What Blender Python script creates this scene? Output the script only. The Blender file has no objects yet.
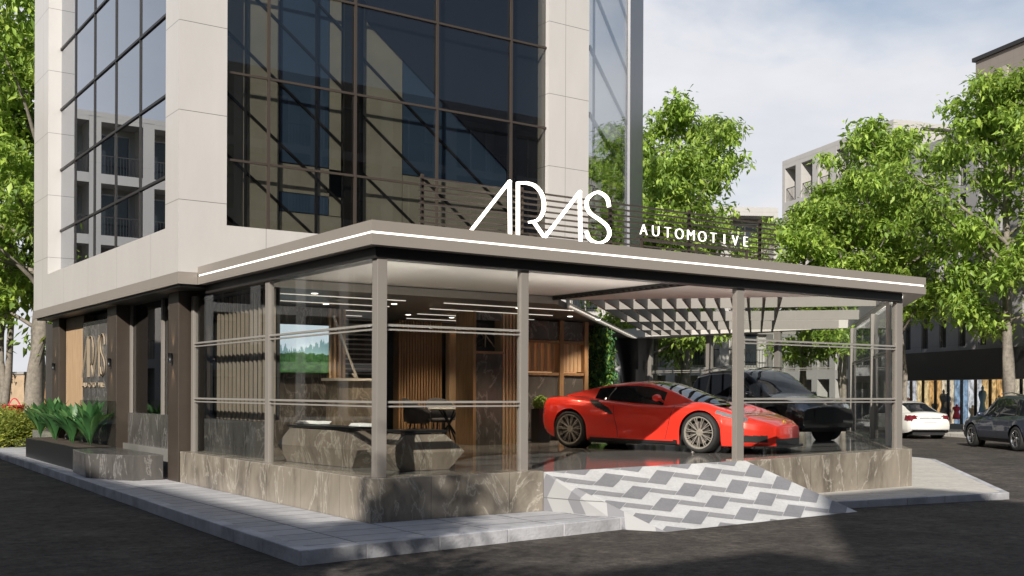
import bpy, math, random
import numpy as np
from mathutils import Matrix, Vector
R = math.radians
rng = random.Random(7)
sc = bpy.context.scene
COL = sc.collection

# ------------------------------------------------------------------ helpers
def tag(o, label=None, cat=None, group=None, kind=None):
    if label: o['label'] = label
    if cat: o['category'] = cat
    if group: o['group'] = group
    if kind: o['kind'] = kind
    return o

WM = {}          # world matrices of built objects
def thing(name, label, cat, loc=(0, 0, 0), rz=0.0, group=None):
    o = bpy.data.objects.new(name, None); COL.objects.link(o)
    o.empty_display_size = 0.3
    o.location = loc; o.rotation_euler = (0, 0, rz)
    WM[o] = Matrix.Translation(loc) @ Matrix.Rotation(rz, 4, 'Z')
    return tag(o, label, cat, group)

class MB:
    def __init__(s): s.v = []; s.f = []; s.m = []
    def add(s, vs, fs, mi=0):
        b = len(s.v); s.v += [tuple(p) for p in vs]
        s.f += [tuple(b + i for i in f) for f in fs]; s.m += [mi] * len(fs)
        return s
    def box(s, x0, x1, y0, y1, z0, z1, mi=0):
        vs = [(x0,y0,z0),(x1,y0,z0),(x1,y1,z0),(x0,y1,z0),(x0,y0,z1),(x1,y0,z1),(x1,y1,z1),(x0,y1,z1)]
        return s.add(vs, [(0,3,2,1),(4,5,6,7),(0,1,5,4),(1,2,6,5),(2,3,7,6),(3,0,4,7)], mi)
    def prism(s, pts, z0, z1, mi=0):
        n = len(pts)
        ar = sum(pts[i][0]*pts[(i+1)%n][1]-pts[(i+1)%n][0]*pts[i][1] for i in range(n))
        if ar < 0: pts = pts[::-1]
        g = lambda z, i: z[i] if isinstance(z, (list, tuple)) else z
        vs = [(p[0],p[1],g(z0,i)) for i,p in enumerate(pts)] + [(p[0],p[1],g(z1,i)) for i,p in enumerate(pts)]
        fs = [tuple(range(n))[::-1], tuple(range(n, 2*n))] + [(i,(i+1)%n,n+(i+1)%n,n+i) for i in range(n)]
        return s.add(vs, fs, mi)
    def beam(s, a, b, w, h, mi=0, up=(0,0,1)):
        a = Vector(a); b = Vector(b); d = (b-a).normalized()
        u = Vector(up)
        if abs(d.dot(u)) > .98: u = Vector((0,1,0))
        sd = d.cross(u).normalized(); uu = sd.cross(d).normalized()
        vs = []
        for p in (a, b):
            for i, j in ((-1,-1),(1,-1),(1,1),(-1,1)): vs.append(p + sd*w*.5*i + uu*h*.5*j)
        return s.add(vs, [(0,3,2,1),(4,5,6,7),(0,1,5,4),(1,2,6,5),(2,3,7,6),(3,0,4,7)], mi)
    def tube(s, pts, rads, n=8, mi=0, cap=True):
        pts = [Vector(p) for p in pts]
        if not isinstance(rads, (list, tuple)): rads = [rads]*len(pts)
        b = len(s.v); ref = Vector((0.13, 0.21, 1))
        for i, p in enumerate(pts):
            d = (pts[min(i+1,len(pts)-1)] - pts[max(i-1,0)]).normalized()
            if abs(d.dot(ref.normalized())) > .97: r0 = Vector((1,0.1,0))
            else: r0 = ref
            x = d.cross(r0).normalized(); y = d.cross(x).normalized()
            for k in range(n):
                a = 2*math.pi*k/n
                s.v.append(tuple(p + x*math.cos(a)*rads[i] + y*math.sin(a)*rads[i]))
        for i in range(len(pts)-1):
            for k in range(n):
                s.f.append((b+i*n+k, b+i*n+(k+1)%n, b+(i+1)*n+(k+1)%n, b+(i+1)*n+k)); s.m.append(mi)
        if cap:
            s.f.append(tuple(b+k for k in range(n))); s.m.append(mi)
            s.f.append(tuple(b+(len(pts)-1)*n+k for k in range(n))[::-1]); s.m.append(mi)
        return s
    def lathe(s, prof, n=24, mi=0, c=(0,0,0), axis='z', close=False):
        b = len(s.v); m = len(prof)
        for k in range(n):
            a = 2*math.pi*k/n; ca, sa = math.cos(a), math.sin(a)
            for r, h in prof:
                p = (r*ca, r*sa, h) if axis == 'z' else (r*ca, h, r*sa)
                s.v.append((p[0]+c[0], p[1]+c[1], p[2]+c[2]))
        rg = range(m if close else m-1)
        for k in range(n):
            for i in rg:
                j = (i+1) % m
                s.f.append((b+k*m+i, b+((k+1)%n)*m+i, b+((k+1)%n)*m+j, b+k*m+j)); s.m.append(mi)
        return s
    def build(s, name, mats, parent=None, smooth=False, bevel=0, local=False):
        if not isinstance(mats, (list, tuple)): mats = [mats]
        me = bpy.data.meshes.new(name)
        vs = s.v
        W = WM[parent] if parent is not None else Matrix.Identity(4)
        if parent is not None and not local:
            iv = W.inverted(); vs = [tuple(iv @ Vector(p)) for p in vs]
        me.from_pydata(vs, [], s.f)
        for m in mats: me.materials.append(m)
        me.polygons.foreach_set('material_index', s.m)
        if smooth: me.polygons.foreach_set('use_smooth', [True]*len(s.f))
        me.update()
        o = bpy.data.objects.new(name, me); COL.objects.link(o)
        WM[o] = W.copy()
        if parent is not None: o.parent = parent
        if bevel:
            md = o.modifiers.new('bevel', 'BEVEL'); md.width = bevel; md.segments = 2; md.limit_method = 'ANGLE'
            md.angle_limit = R(40)
        return o

def kids(o): return [c for c in bpy.data.objects if c.parent == o]
def copy_tree(o, parent=None):
    c = o.copy(); COL.objects.link(c); c.parent = parent
    for ch in kids(o): copy_tree(ch, c)
    return c

# ------------------------------------------------------------------ materials
def newmat(name):
    m = bpy.data.materials.new(name); m.use_nodes = True
    nt = m.node_tree; b = nt.nodes['Principled BSDF']
    return m, nt, b
def nd(nt, t, **kw):
    n = nt.nodes.new(t)
    for k, v in kw.items():
        if k in n.inputs: n.inputs[k].default_value = v
        else: setattr(n, k, v)
    return n
def ramp(nt, stops):
    r = nt.nodes.new('ShaderNodeValToRGB'); e = r.color_ramp.elements
    while len(e) < len(stops): e.new(.5)
    for i, (p, c) in enumerate(stops): e[i].position = p; e[i].color = (*c, 1)
    return r
def coords(nt, scale=(1,1,1), rot=(0,0,0), kind='Object'):
    tc = nt.nodes.new('ShaderNodeTexCoord'); mp = nt.nodes.new('ShaderNodeMapping')
    nt.links.new(tc.outputs[kind], mp.inputs[0]); mp.inputs['Scale'].default_value = scale; mp.inputs['Rotation'].default_value = rot
    return mp.outputs[0]
def mth(nt, op, a, b=None, c=None):
    n = nt.nodes.new('ShaderNodeMath'); n.operation = op
    for i, v in enumerate((a, b, c)):
        if v is None: continue
        if isinstance(v, (int, float)): n.inputs[i].default_value = v
        else: nt.links.new(v, n.inputs[i])
    return n.outputs[0]
def bump(nt, b, h, strength=.3, dist=.02):
    bp = nt.nodes.new('ShaderNodeBump'); bp.inputs['Strength'].default_value = strength; bp.inputs['Distance'].default_value = dist
    nt.links.new(h, bp.inputs['Height']); nt.links.new(bp.outputs[0], b.inputs['Normal'])

def mat(name, col, rough=.5, metal=0, var=.08, vs=3.0, bmp=0, bs=60, spec=None, coat=0):
    m, nt, b = newmat(name)
    c0 = tuple(x*(1-var) for x in col); c1 = tuple(min(1, x*(1+var)) for x in col)
    n = nd(nt, 'ShaderNodeTexNoise', Scale=vs, Detail=6, Roughness=.65)
    nt.links.new(coords(nt), n.inputs['Vector'])
    r = ramp(nt, [(.3, c0), (.7, c1)]); nt.links.new(n.outputs['Fac'], r.inputs[0])
    nt.links.new(r.outputs[0], b.inputs['Base Color'])
    b.inputs['Roughness'].default_value = rough; b.inputs['Metallic'].default_value = metal
    if spec is not None: b.inputs['Specular IOR Level'].default_value = spec
    if coat: b.inputs['Coat Weight'].default_value = coat; b.inputs['Coat Roughness'].default_value = .03
    if bmp:
        n2 = nd(nt, 'ShaderNodeTexNoise', Scale=bs, Detail=5); nt.links.new(coords(nt), n2.inputs['Vector'])
        bump(nt, b, n2.outputs['Fac'], bmp, .01)
    return m

def emit(name, col, s):
    m, nt, b = newmat(name)
    b.inputs['Base Color'].default_value = (*[min(.9, c) for c in col], 1)
    b.inputs['Emission Color'].default_value = (*col, 1); b.inputs['Emission Strength'].default_value = s
    return m

def glassmat(name, tint, f0, rough=0.0, gl=(1,1,1)):
    m = bpy.data.materials.new(name); m.use_nodes = True; nt = m.node_tree; nt.nodes.clear()
    out = nt.nodes.new('ShaderNodeOutputMaterial'); mx = nt.nodes.new('ShaderNodeMixShader')
    t = nd(nt, 'ShaderNodeBsdfTransparent', Color=(*tint, 1)); g = nd(nt, 'ShaderNodeBsdfGlossy', Color=(*gl, 1), Roughness=rough)
    lw = nd(nt, 'ShaderNodeLayerWeight', Blend=.5)
    p = mth(nt, 'POWER', lw.outputs['Facing'], 5.0)
    f = mth(nt, 'MULTIPLY_ADD', p, 1-f0, f0)
    nt.links.new(f, mx.inputs[0]); nt.links.new(t.outputs[0], mx.inputs[1]); nt.links.new(g.outputs[0], mx.inputs[2])
    nt.links.new(mx.outputs[0], out.inputs[0])
    return m

def marble(name, dark, mid, vein, rough=.18, scale=1.0):
    m, nt, b = newmat(name)
    co = coords(nt, (scale, scale, scale*.45), (R(20), R(15), 0))
    n1 = nd(nt, 'ShaderNodeTexNoise', Scale=1.6, Detail=9, Roughness=.66, Distortion=.35); nt.links.new(co, n1.inputs['Vector'])
    r1 = ramp(nt, [(.3, dark), (.52, mid), (.7, tuple(x*1.25 for x in mid))]); nt.links.new(n1.outputs['Fac'], r1.inputs[0])
    n2 = nd(nt, 'ShaderNodeTexNoise', Scale=1.5, Detail=8, Roughness=.62, Distortion=.9); nt.links.new(co, n2.inputs['Vector'])
    v = mth(nt, 'ABSOLUTE', mth(nt, 'SUBTRACT', n2.outputs['Fac'], .5))
    r2 = ramp(nt, [(0, (1,1,1)), (.007, (.35,.35,.35)), (.024, (0,0,0))]); nt.links.new(v, r2.inputs[0])
    mx = nt.nodes.new('ShaderNodeMix'); mx.data_type = 'RGBA'
    nt.links.new(mth(nt, 'MULTIPLY', r2.outputs[0], .5), mx.inputs[0]); nt.links.new(r1.outputs[0], mx.inputs[6]); mx.inputs[7].default_value = (*vein, 1)
    # slab joints
    sx = nt.nodes.new('ShaderNodeSeparateXYZ'); tc = nt.nodes.new('ShaderNodeTexCoord'); nt.links.new(tc.outputs['Object'], sx.inputs[0])
    j = mth(nt, 'ADD', sx.outputs[0], sx.outputs[1])
    fr = mth(nt, 'FRACT', mth(nt, 'DIVIDE', mth(nt, 'ADD', j, .35), 1.2))
    ln = mth(nt, 'LESS_THAN', fr, .004)
    mx2 = nt.nodes.new('ShaderNodeMix'); mx2.data_type = 'RGBA'
    nt.links.new(ln, mx2.inputs[0]); nt.links.new(mx.outputs[2], mx2.inputs[6]); mx2.inputs[7].default_value = (.03,.03,.03,1)
    nt.links.new(mx2.outputs[2], b.inputs['Base Color'])
    b.inputs['Roughness'].default_value = rough
    return m

def woodmat(name, c0, c1, rough=.45, pitch=None, axis=0):
    m, nt, b = newmat(name)
    co = coords(nt, (14, 14, .9))
    n = nd(nt, 'ShaderNodeTexNoise', Scale=2.0, Detail=6, Roughness=.6, Distortion=.6); nt.links.new(co, n.inputs['Vector'])
    r = ramp(nt, [(.3, c0), (.7, c1)]); nt.links.new(n.outputs['Fac'], r.inputs[0])
    nt.links.new(r.outputs[0], b.inputs['Base Color']); b.inputs['Roughness'].default_value = rough
    return m

def paver(name, c1, c2, mortar, bw, bh, msize=.012, rough=.75, rot=0, off=0.0):
    m, nt, b = newmat(name)
    co = coords(nt, (1,1,1), (0,0,rot))
    br = nt.nodes.new('ShaderNodeTexBrick'); nt.links.new(co, br.inputs['Vector'])
    br.offset = off; br.inputs['Scale'].default_value = 1
    br.inputs['Brick Width'].default_value = bw; br.inputs['Row Height'].default_value = bh
    br.inputs['Mortar Size'].default_value = msize; br.inputs['Mortar Smooth'].default_value = .2
    br.inputs['Color1'].default_value = (*c1,1); br.inputs['Color2'].default_value = (*c2,1); br.inputs['Mortar'].default_value = (*mortar,1)
    n = nd(nt, 'ShaderNodeTexNoise', Scale=5, Detail=9, Roughness=.75); nt.links.new(coords(nt), n.inputs['Vector'])
    r = ramp(nt, [(.25, (.68,.68,.68)), (.75, (1.12,1.12,1.12))]); nt.links.new(n.outputs['Fac'], r.inputs[0])
    mx = nt.nodes.new('ShaderNodeMix'); mx.data_type = 'RGBA'; mx.blend_type = 'MULTIPLY'; mx.inputs[0].default_value = 1
    nt.links.new(br.outputs['Color'], mx.inputs[6]); nt.links.new(r.outputs[0], mx.inputs[7])
    nt.links.new(mx.outputs[2], b.inputs['Base Color']); b.inputs['Roughness'].default_value = rough
    n3 = nd(nt, 'ShaderNodeTexNoise', Scale=45, Detail=4); nt.links.new(coords(nt), n3.inputs['Vector'])
    bump(nt, b, mth(nt, 'ADD', mth(nt, 'MULTIPLY', n3.outputs['Fac'], .3), mth(nt, 'MULTIPLY', br.outputs['Fac'], -1.0)), .35, .01)
    return m

def panelmat(name, col, px, pz, ox=0, oz=0, rough=.42, line=.006, dark=.45):
    """metal / concrete cladding whose panel joints run through x+y and z"""
    m, nt, b = newmat(name)
    tc = nt.nodes.new('ShaderNodeTexCoord'); sx = nt.nodes.new('ShaderNodeSeparateXYZ'); nt.links.new(tc.outputs['Object'], sx.inputs[0])
    h = mth(nt, 'ADD', sx.outputs[0], sx.outputs[1])
    f1 = mth(nt, 'FRACT', mth(nt, 'DIVIDE', mth(nt, 'ADD', h, 100*px-ox), px)); f2 = mth(nt, 'FRACT', mth(nt, 'DIVIDE', mth(nt, 'ADD', sx.outputs[2], 100*pz-oz), pz))
    ln = mth(nt, 'MAXIMUM', mth(nt, 'LESS_THAN', f1, line/px), mth(nt, 'LESS_THAN', f2, line*1.3/pz))
    n = nd(nt, 'ShaderNodeTexNoise', Scale=.9, Detail=8, Roughness=.7); nt.links.new(coords(nt, (1,1,.35)), n.inputs['Vector'])
    r = ramp(nt, [(.3, tuple(x*.93 for x in col)), (.7, tuple(x*1.04 for x in col))]); nt.links.new(n.outputs['Fac'], r.inputs[0])
    mx = nt.nodes.new('ShaderNodeMix'); mx.data_type = 'RGBA'
    nt.links.new(ln, mx.inputs[0]); nt.links.new(r.outputs[0], mx.inputs[6]); mx.inputs[7].default_value = (*[x*dark for x in col], 1)
    nt.links.new(mx.outputs[2], b.inputs['Base Color']); b.inputs['Roughness'].default_value = rough
    return m

M = {}
M['clad'] = panelmat('pale_cladding', (.49,.468,.445), 2.2, 1.5, .9, .45, .36, .009, .35)
M['fascia'] = mat('taupe_metal', (.25,.222,.195), .38, 0, .03, 1.5)
M['post'] = mat('post_metal', (.22,.20,.18), .4, 0, .03, 2)
M['rail'] = mat('rail_metal', (.36,.34,.31), .3, .3, .03)
M['soffit'] = mat('soffit', (.58,.55,.51), .6, 0, .03)
M['beam'] = mat('louver_white', (.21,.195,.175), .55, 0, .04)
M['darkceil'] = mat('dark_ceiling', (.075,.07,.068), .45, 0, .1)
M['black'] = mat('black', (.012,.012,.013), .4, 0, .1)
M['bronze'] = mat('dark_bronze', (.06,.047,.037), .42, .2, .08, 4)
M['mullion'] = mat('brown_mullion', (.05,.038,.03), .45, .1)
M['darkbar'] = mat('dark_bar', (.02,.018,.017), .45)
M['marble_lit'] = marble('taupe_marble', (.085,.072,.058), (.235,.205,.165), (.60,.56,.49), .22, 1.1)  # warmer, lighter stone than the grey marble
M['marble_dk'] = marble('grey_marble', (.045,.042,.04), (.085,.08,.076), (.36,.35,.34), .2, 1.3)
M['marble_desk'] = marble('desk_marble', (.10,.08,.065), (.19,.155,.125), (.5,.46,.4), .1, 1.0)
M['wood'] = woodmat('oak_slats', (.20,.115,.055), (.34,.21,.11))
M['wood_lt'] = woodmat('pale_oak', (.36,.24,.14), (.52,.37,.23))
M['glass'] = glassmat('clear_glass', (.93,.94,.93), .02, 0, (.55,.57,.6))
M['glass_t'] = glassmat('tower_glass', (.64,.64,.62), .05, 0, (.9,.93,1.0))
M['glass_s'] = glassmat('side_glass', (.12,.13,.15), .45, 0, (.9,.94,1.0))
M['glass_dk'] = glassmat('smoked_glass', (.35,.36,.37), .08)
M['led'] = emit('led_strip', (1,.93,.84), 1.7)
M['led2'] = emit('led_line', (1,.9,.78), 3)
M['led3'] = emit('dim_led', (1,.9,.78), .6)
M["sign"] = emit("neon_white", (1,.90,.80), 1.9)
M['sign2'] = emit('letter_white', (1,.92,.82), 1.1)
M['sign3'] = mat('brass_letter', (.55,.45,.33), .3, .4)
M['asphalt'], nt, b = newmat('asphalt')
n = nd(nt, 'ShaderNodeTexNoise', Scale=.8, Detail=12, Roughness=.8); nt.links.new(coords(nt, (1,1,1)), n.inputs['Vector'])
r = ramp(nt, [(.30, (.030,.027,.025)), (.5, (.066,.058,.051)), (.68, (.125,.110,.096))]); nt.links.new(n.outputs['Fac'], r.inputs[0])
n2 = nd(nt, 'ShaderNodeTexNoise', Scale=6, Detail=14, Roughness=.92); nt.links.new(coords(nt), n2.inputs['Vector'])
r2 = ramp(nt, [(.40, (.28,.28,.28)), (.60, (2.0,2.0,2.0))]); nt.links.new(n2.outputs['Fac'], r2.inputs[0])
mx = nt.nodes.new('ShaderNodeMix'); mx.data_type = 'RGBA'; mx.blend_type = 'MULTIPLY'; mx.inputs[0].default_value = 1
nt.links.new(r.outputs[0], mx.inputs[6]); nt.links.new(r2.outputs[0], mx.inputs[7]); nt.links.new(mx.outputs[2], b.inputs['Base Color'])
b.inputs['Roughness'].default_value = .75; b.inputs['Specular IOR Level'].default_value = .22
n4 = nd(nt, 'ShaderNodeTexNoise', Scale=9, Detail=9, Roughness=.8); nt.links.new(coords(nt), n4.inputs['Vector'])
bump(nt, b, n4.outputs['Fac'], .9, .07)
M['pave'] = paver('granite_pavers', (.46,.46,.475), (.38,.38,.40), (.15,.15,.16), .9, .45, .016)
M['pave_r'] = paver('pale_pavers', (.58,.55,.50), (.51,.485,.445), (.38,.36,.33), 1.6, .22, .01, .7, R(40), .5)
M['kerb'] = paver('granite_kerb', (.34,.34,.35), (.24,.24,.26), (.10,.10,.10), .7, 5.0, .02)
# rough broken kerb
M['floor'] = mat('polished_floor', (.20,.195,.185), .08, 0, .12, .7)
# ramp stones
def mixc(a, b_, f):
    x = nt.nodes.new('ShaderNodeMix'); x.data_type = 'RGBA'
    nt.links.new(f, x.inputs[0])
    for i, c in ((6, a), (7, b_)):
        if isinstance(c, tuple): x.inputs[i].default_value = (*c, 1)
        else: nt.links.new(c, x.inputs[i])
    return x.outputs[2]
def stone(name, c):
    m, nt, b = newmat(name)
    n = nd(nt, 'ShaderNodeTexNoise', Scale=30, Detail=8, Roughness=.8); nt.links.new(coords(nt), n.inputs['Vector'])
    n2 = nd(nt, 'ShaderNodeTexNoise', Scale=1.6, Detail=5, Roughness=.7); nt.links.new(coords(nt), n2.inputs['Vector'])
    f = mth(nt, 'ADD', mth(nt, 'MULTIPLY', n.outputs['Fac'], .6), mth(nt, 'MULTIPLY', n2.outputs['Fac'], .4))
    r = ramp(nt, [(.34, tuple(v*.72 for v in c)), (.62, tuple(v*1.1 for v in c))]); nt.links.new(f, r.inputs[0])
    nt.links.new(r.outputs[0], b.inputs['Base Color']); b.inputs['Roughness'].default_value = .65; bump(nt, b, n.outputs['Fac'], .25, .01)
    return m
M['st_w'] = stone('white_paving', (.53,.53,.53)); M['st_g'] = stone('grey_paving', (.25,.25,.26)); M['st_d'] = stone('dark_paving', (.215,.215,.23)); M['st_j'] = mat('grout', (.16,.155,.15), .8)
M['cheek'], nt, b = newmat('ramp_cheek')
tc = nt.nodes.new('ShaderNodeTexCoord'); sx = nt.nodes.new('ShaderNodeSeparateXYZ'); nt.links.new(tc.outputs['Object'], sx.inputs[0])
zz_ = mth(nt, 'ABSOLUTE', mth(nt, 'SUBTRACT', sx.outputs[2], .33))
ww_ = mth(nt, 'FRACT', mth(nt, 'DIVIDE', mth(nt, 'ADD', mth(nt, 'MULTIPLY_ADD', zz_, .55, sx.outputs[1]), 40.1), .52))
cb = mixc((.33,.33,.33), (.19,.19,.205), mth(nt, 'LESS_THAN', ww_, .36)); cb = mixc(cb, (.12,.12,.12), mth(nt, 'LESS_THAN', zz_, .006))  # cheek stone toned down for the dappled shade on it
nt.links.new(cb, b.inputs['Base Color']); b.inputs['Roughness'].default_value = .6
def leafmat(name, col, tr=.35):
    m = bpy.data.materials.new(name); m.use_nodes = True; nt = m.node_tree; nt.nodes.clear()
    out = nt.nodes.new('ShaderNodeOutputMaterial')
    n = nd(nt, 'ShaderNodeTexNoise', Scale=.8, Detail=3); nt.links.new(coords(nt), n.inputs['Vector'])
    r = ramp(nt, [(.3, tuple(c*.72 for c in col)), (.7, tuple(c*1.25 for c in col))]); nt.links.new(n.outputs['Fac'], r.inputs[0])
    d = nt.nodes.new('ShaderNodeBsdfPrincipled'); d.inputs['Roughness'].default_value = .48
    t = nt.nodes.new('ShaderNodeBsdfTranslucent')
    hs = nt.nodes.new('ShaderNodeHueSaturation'); hs.inputs['Value'].default_value = 1.6; hs.inputs['Hue'].default_value = .485
    nt.links.new(r.outputs[0], hs.inputs['Color']); nt.links.new(hs.outputs[0], t.inputs[0])
    nt.links.new(r.outputs[0], d.inputs['Base Color'])
    mx = nt.nodes.new('ShaderNodeMixShader'); mx.inputs[0].default_value = tr
    nt.links.new(d.outputs[0], mx.inputs[1]); nt.links.new(t.outputs[0], mx.inputs[2]); nt.links.new(mx.outputs[0], out.inputs[0])
    return m
M['leafA'] = leafmat('leaf_mid', (.23,.35,.055)); M['leafB'] = leafmat('leaf_light', (.36,.48,.09)); M['leafC'] = leafmat('leaf_dark', (.14,.23,.045))
M['bark'] = mat('bark', (.20,.175,.145), .85, 0, .35, 9, .8, 30)
M['bark_dk'] = mat('bark_dark', (.05,.04,.035), .85, 0, .35, 9, .8, 30)
M['shrubA'] = leafmat('shrub_yellow', (.34,.37,.07)); M['shrubB'] = leafmat('shrub_green', (.22,.28,.06))
M['planta'] = leafmat('broad_leaf', (.05,.145,.045), .25); M['plantb'] = leafmat('broad_leaf_light', (.12,.25,.08), .3)

# ------------------------------------------------------------------ camera, world, sun
F, Y0, YAW, ROLL = 1090.634, 392.225, R(55.094), R(.232)
CAM = Vector((-6.173, -11.838, 1.75))
FW = Vector((math.cos(YAW), math.sin(YAW), 0)); RT = Vector((math.sin(YAW), -math.cos(YAW), 0))
def ray(px, py):
    dx, dy = px-512, py-288
    u = dx*math.cos(ROLL)+dy*math.sin(ROLL); v = -dx*math.sin(ROLL)+dy*math.cos(ROLL)-(Y0-288)
    return FW + RT*(u/F) - Vector((0,0,1))*(v/F)
def onZ(px, py, z): d = ray(px, py); return CAM + d*((z-CAM.z)/d.z)
def onY(px, py, y): d = ray(px, py); return CAM + d*((y-CAM.y)/d.y)
def onX(px, py, x): d = ray(px, py); return CAM + d*((x-CAM.x)/d.x)
def atd(px, dist, z=0):      # a ground point in the direction of a column of the photograph at a distance
    d = ray(px, 392); d.z = 0; p = CAM + d*dist; return Vector((p.x, p.y, z))
def hz(py, px, dist): return 1.75 + (Y0+(px-512)*math.tan(ROLL) - py)*dist/F

cd = bpy.data.cameras.new('camera'); cam = bpy.data.objects.new('camera', cd); COL.objects.link(cam)
cd.sensor_width = 36; cd.lens = F*36/1024; cd.shift_y = (Y0-288)/1024; cd.clip_end = 2000; cd.clip_start = .05
cam.matrix_world = Matrix.Translation(CAM) @ Matrix.Rotation(YAW-math.pi/2, 4, 'Z') @ Matrix.Rotation(math.pi/2, 4, 'X') @ Matrix.Rotation(ROLL, 4, 'Z')
sc.camera = cam

SAZ, SEL = R(43.0), R(29.0)     # direction the light travels towards, elevation of the sun
sd = bpy.data.lights.new('sun', 'SUN'); sun = bpy.data.objects.new('sun', sd); COL.objects.link(sun)
sd.energy = 5.0; sd.angle = R(.5); sd.color = (1, .94, .85)
ldir = Vector((math.cos(SAZ)*math.cos(SEL), math.sin(SAZ)*math.cos(SEL), -math.sin(SEL)))
sun.rotation_euler = ldir.to_track_quat('-Z', 'Y').to_euler(); sun.location = (-20, -20, 30)
w = bpy.data.worlds.new('World'); sc.world = w; w.use_nodes = True; nt = w.node_tree
bg = nt.nodes['Background']; bg.inputs['Strength'].default_value = .078
sky = nt.nodes.new('ShaderNodeTexSky'); sky.sky_type = 'NISHITA'; sky.sun_disc = False; sky.sun_elevation = SEL
sdir = -ldir; sky.sun_rotation = math.atan2(sdir.x, sdir.y); sky.air_density = 1.1; sky.dust_density = .6
tc = nt.nodes.new('ShaderNodeTexCoord'); mp = nt.nodes.new('ShaderNodeMapping'); mp.inputs['Scale'].default_value = (1.1, 1.1, 2.6)
mp.inputs['Location'].default_value = (.35, .6, .22)
nt.links.new(tc.outputs['Generated'], mp.inputs[0])
n = nd(nt, 'ShaderNodeTexNoise', Scale=1.5, Detail=9, Roughness=.52, Distortion=.3); nt.links.new(mp.outputs[0], n.inputs['Vector'])
r = ramp(nt, [(.27, (0,0,0)), (.42, (1,1,1))]); nt.links.new(n.outputs['Fac'], r.inputs[0])
n2 = nd(nt, 'ShaderNodeTexNoise', Scale=3.0, Detail=8, Roughness=.6); nt.links.new(mp.outputs[0], n2.inputs['Vector'])
r2 = ramp(nt, [(.3, (7.0,7.15,7.7)), (.7, (8.9,8.9,9.2))]); nt.links.new(n2.outputs['Fac'], r2.inputs[0])
mx = nt.nodes.new('ShaderNodeMix'); mx.data_type = 'RGBA'
dt = nt.nodes.new('ShaderNodeVectorMath'); dt.operation = 'DOT_PRODUCT'; nt.links.new(tc.outputs['Generated'], dt.inputs[0]); dt.inputs[1].default_value = (.62, .62, -.35)
rc = ramp(nt, [(.10, (.12,.12,.12)), (.42, (1,1,1))]); nt.links.new(dt.outputs['Value'], rc.inputs[0])     # cloud kept ahead, thinned over the unseen sky to cut the fill light
nt.links.new(mth(nt, 'MULTIPLY', mth(nt, 'MULTIPLY', r.outputs[0], .95), rc.outputs[0]), mx.inputs[0]); nt.links.new(sky.outputs[0], mx.inputs[6]); nt.links.new(r2.outputs[0], mx.inputs[7])
nt.links.new(mx.outputs[2], bg.inputs[0])
vs = sc.view_settings; vs.view_transform = 'Standard'; vs.look = 'None'; vs.exposure = .38; vs.gamma = 1; vs.use_curve_mapping = False
sc.render.engine = 'CYCLES'
sc.cycles.max_bounces = 10; sc.cycles.transparent_max_bounces = 32; sc.cycles.glossy_bounces = 5

# ------------------------------------------------------------------ setting: ground
def struct(mb, name, m, **k): return tag(mb.build(name, m, None, **k), kind='structure')
struct(MB().add([(-150,-150,0),(260,-150,0),(260,260,0),(-150,260,0)], [(0,1,2,3)]), 'asphalt_road', M['asphalt'])
PL = [(-1.65,-1.66),(3.02,-1.20),(2.61,-.02),(2.61,3),(.1,3),(.1,60),(-.55,60),(-.95,18.4),(-1.35,8)]
struct(MB().prism([(-1.65,-1.66),(3.02,-1.20),(2.62,0.2),(.3,.2),(.3,60),(-.55,60),(-.95,18.4)], -.1, .15), 'granite_pavement', [M['pave']], bevel=.012)
# kerb stones, laid 4 mm proud of the pavement edge
def kerbline(pts, z1, nm, th=.16):
    mb = MB()
    for a, b_ in zip(pts[:-1], pts[1:]):
        a = Vector((*a,0)); b_ = Vector((*b_,0)); L = (b_-a).length; d = (b_-a)/L; s = Vector((d.y,-d.x,0))
        t = 0
        while t < L-.01:
            l = min(rng.uniform(.75,1.0), L-t); o = rng.uniform(.004,.014)
            p = [a+d*(t+.004)+s*o, a+d*(t+l-.004)+s*o, a+d*(t+l-.004)-s*th, a+d*(t+.004)-s*th]
            mb.prism([(q.x,q.y) for q in p], -.08, z1+rng.uniform(.003,.006)); t += l
    return struct(mb, nm, M['kerbstone'], bevel=.01)
M['kerbstone'] = mat('kerb_stone', (.40,.40,.42), .8, 0, .35, 1.7, .9, 30)
kerbline([(-.55,60),(-.95,18.4),(-1.65,-1.66),(3.02,-1.20)], .15, 'kerb')
PR = [(6.98,-1.0),(11.03,-1.67),(18.17,4.5),(18.6,5.5),(18.4,7.0),(10.9,.3),(6.6,.3),(6.62,-.2)]
struct(MB().prism(PR, -.1, .11), 'pale_pavement', M['pave_r'])
kerbline([(7.0,-1.05),(11.03,-1.67),(18.17,4.5),(18.6,5.5)], .11, 'kerb', .12)

# ------------------------------------------------------------------ showroom pavilion (one building with the tower)
da = R(42.5); DD = Vector((math.cos(da), math.sin(da), 0)); NN = Vector((math.sin(da), -math.cos(da), 0))
def dn(d, n_, z=0): p = DD*d + NN*n_; return Vector((p.x, p.y, z))
ZF = .68; ZS = 3.52; ZB = 3.542; ZT = 3.841
bld = thing('showroom_building', 'taupe and cream corner showroom building with a glazed pavilion under a glass tower', 'building', (0,0,0))
# floor
floorpts = [(.1,.1),(2.61,.02),(6.52,.02),(10.6,.1),(18.0,6.75),(17.6,16),(16,20),(.1,20),(.1,.2)]
MB().prism([(.12,.12),(2.6,.12),(2.61,.01),(6.52,.01),(6.54,.12),(10.7,.12),(18.0,6.75),(17.6,16),(16,20),(.12,20)], 0, ZF).build('floor', M['floor'], bld)
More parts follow.
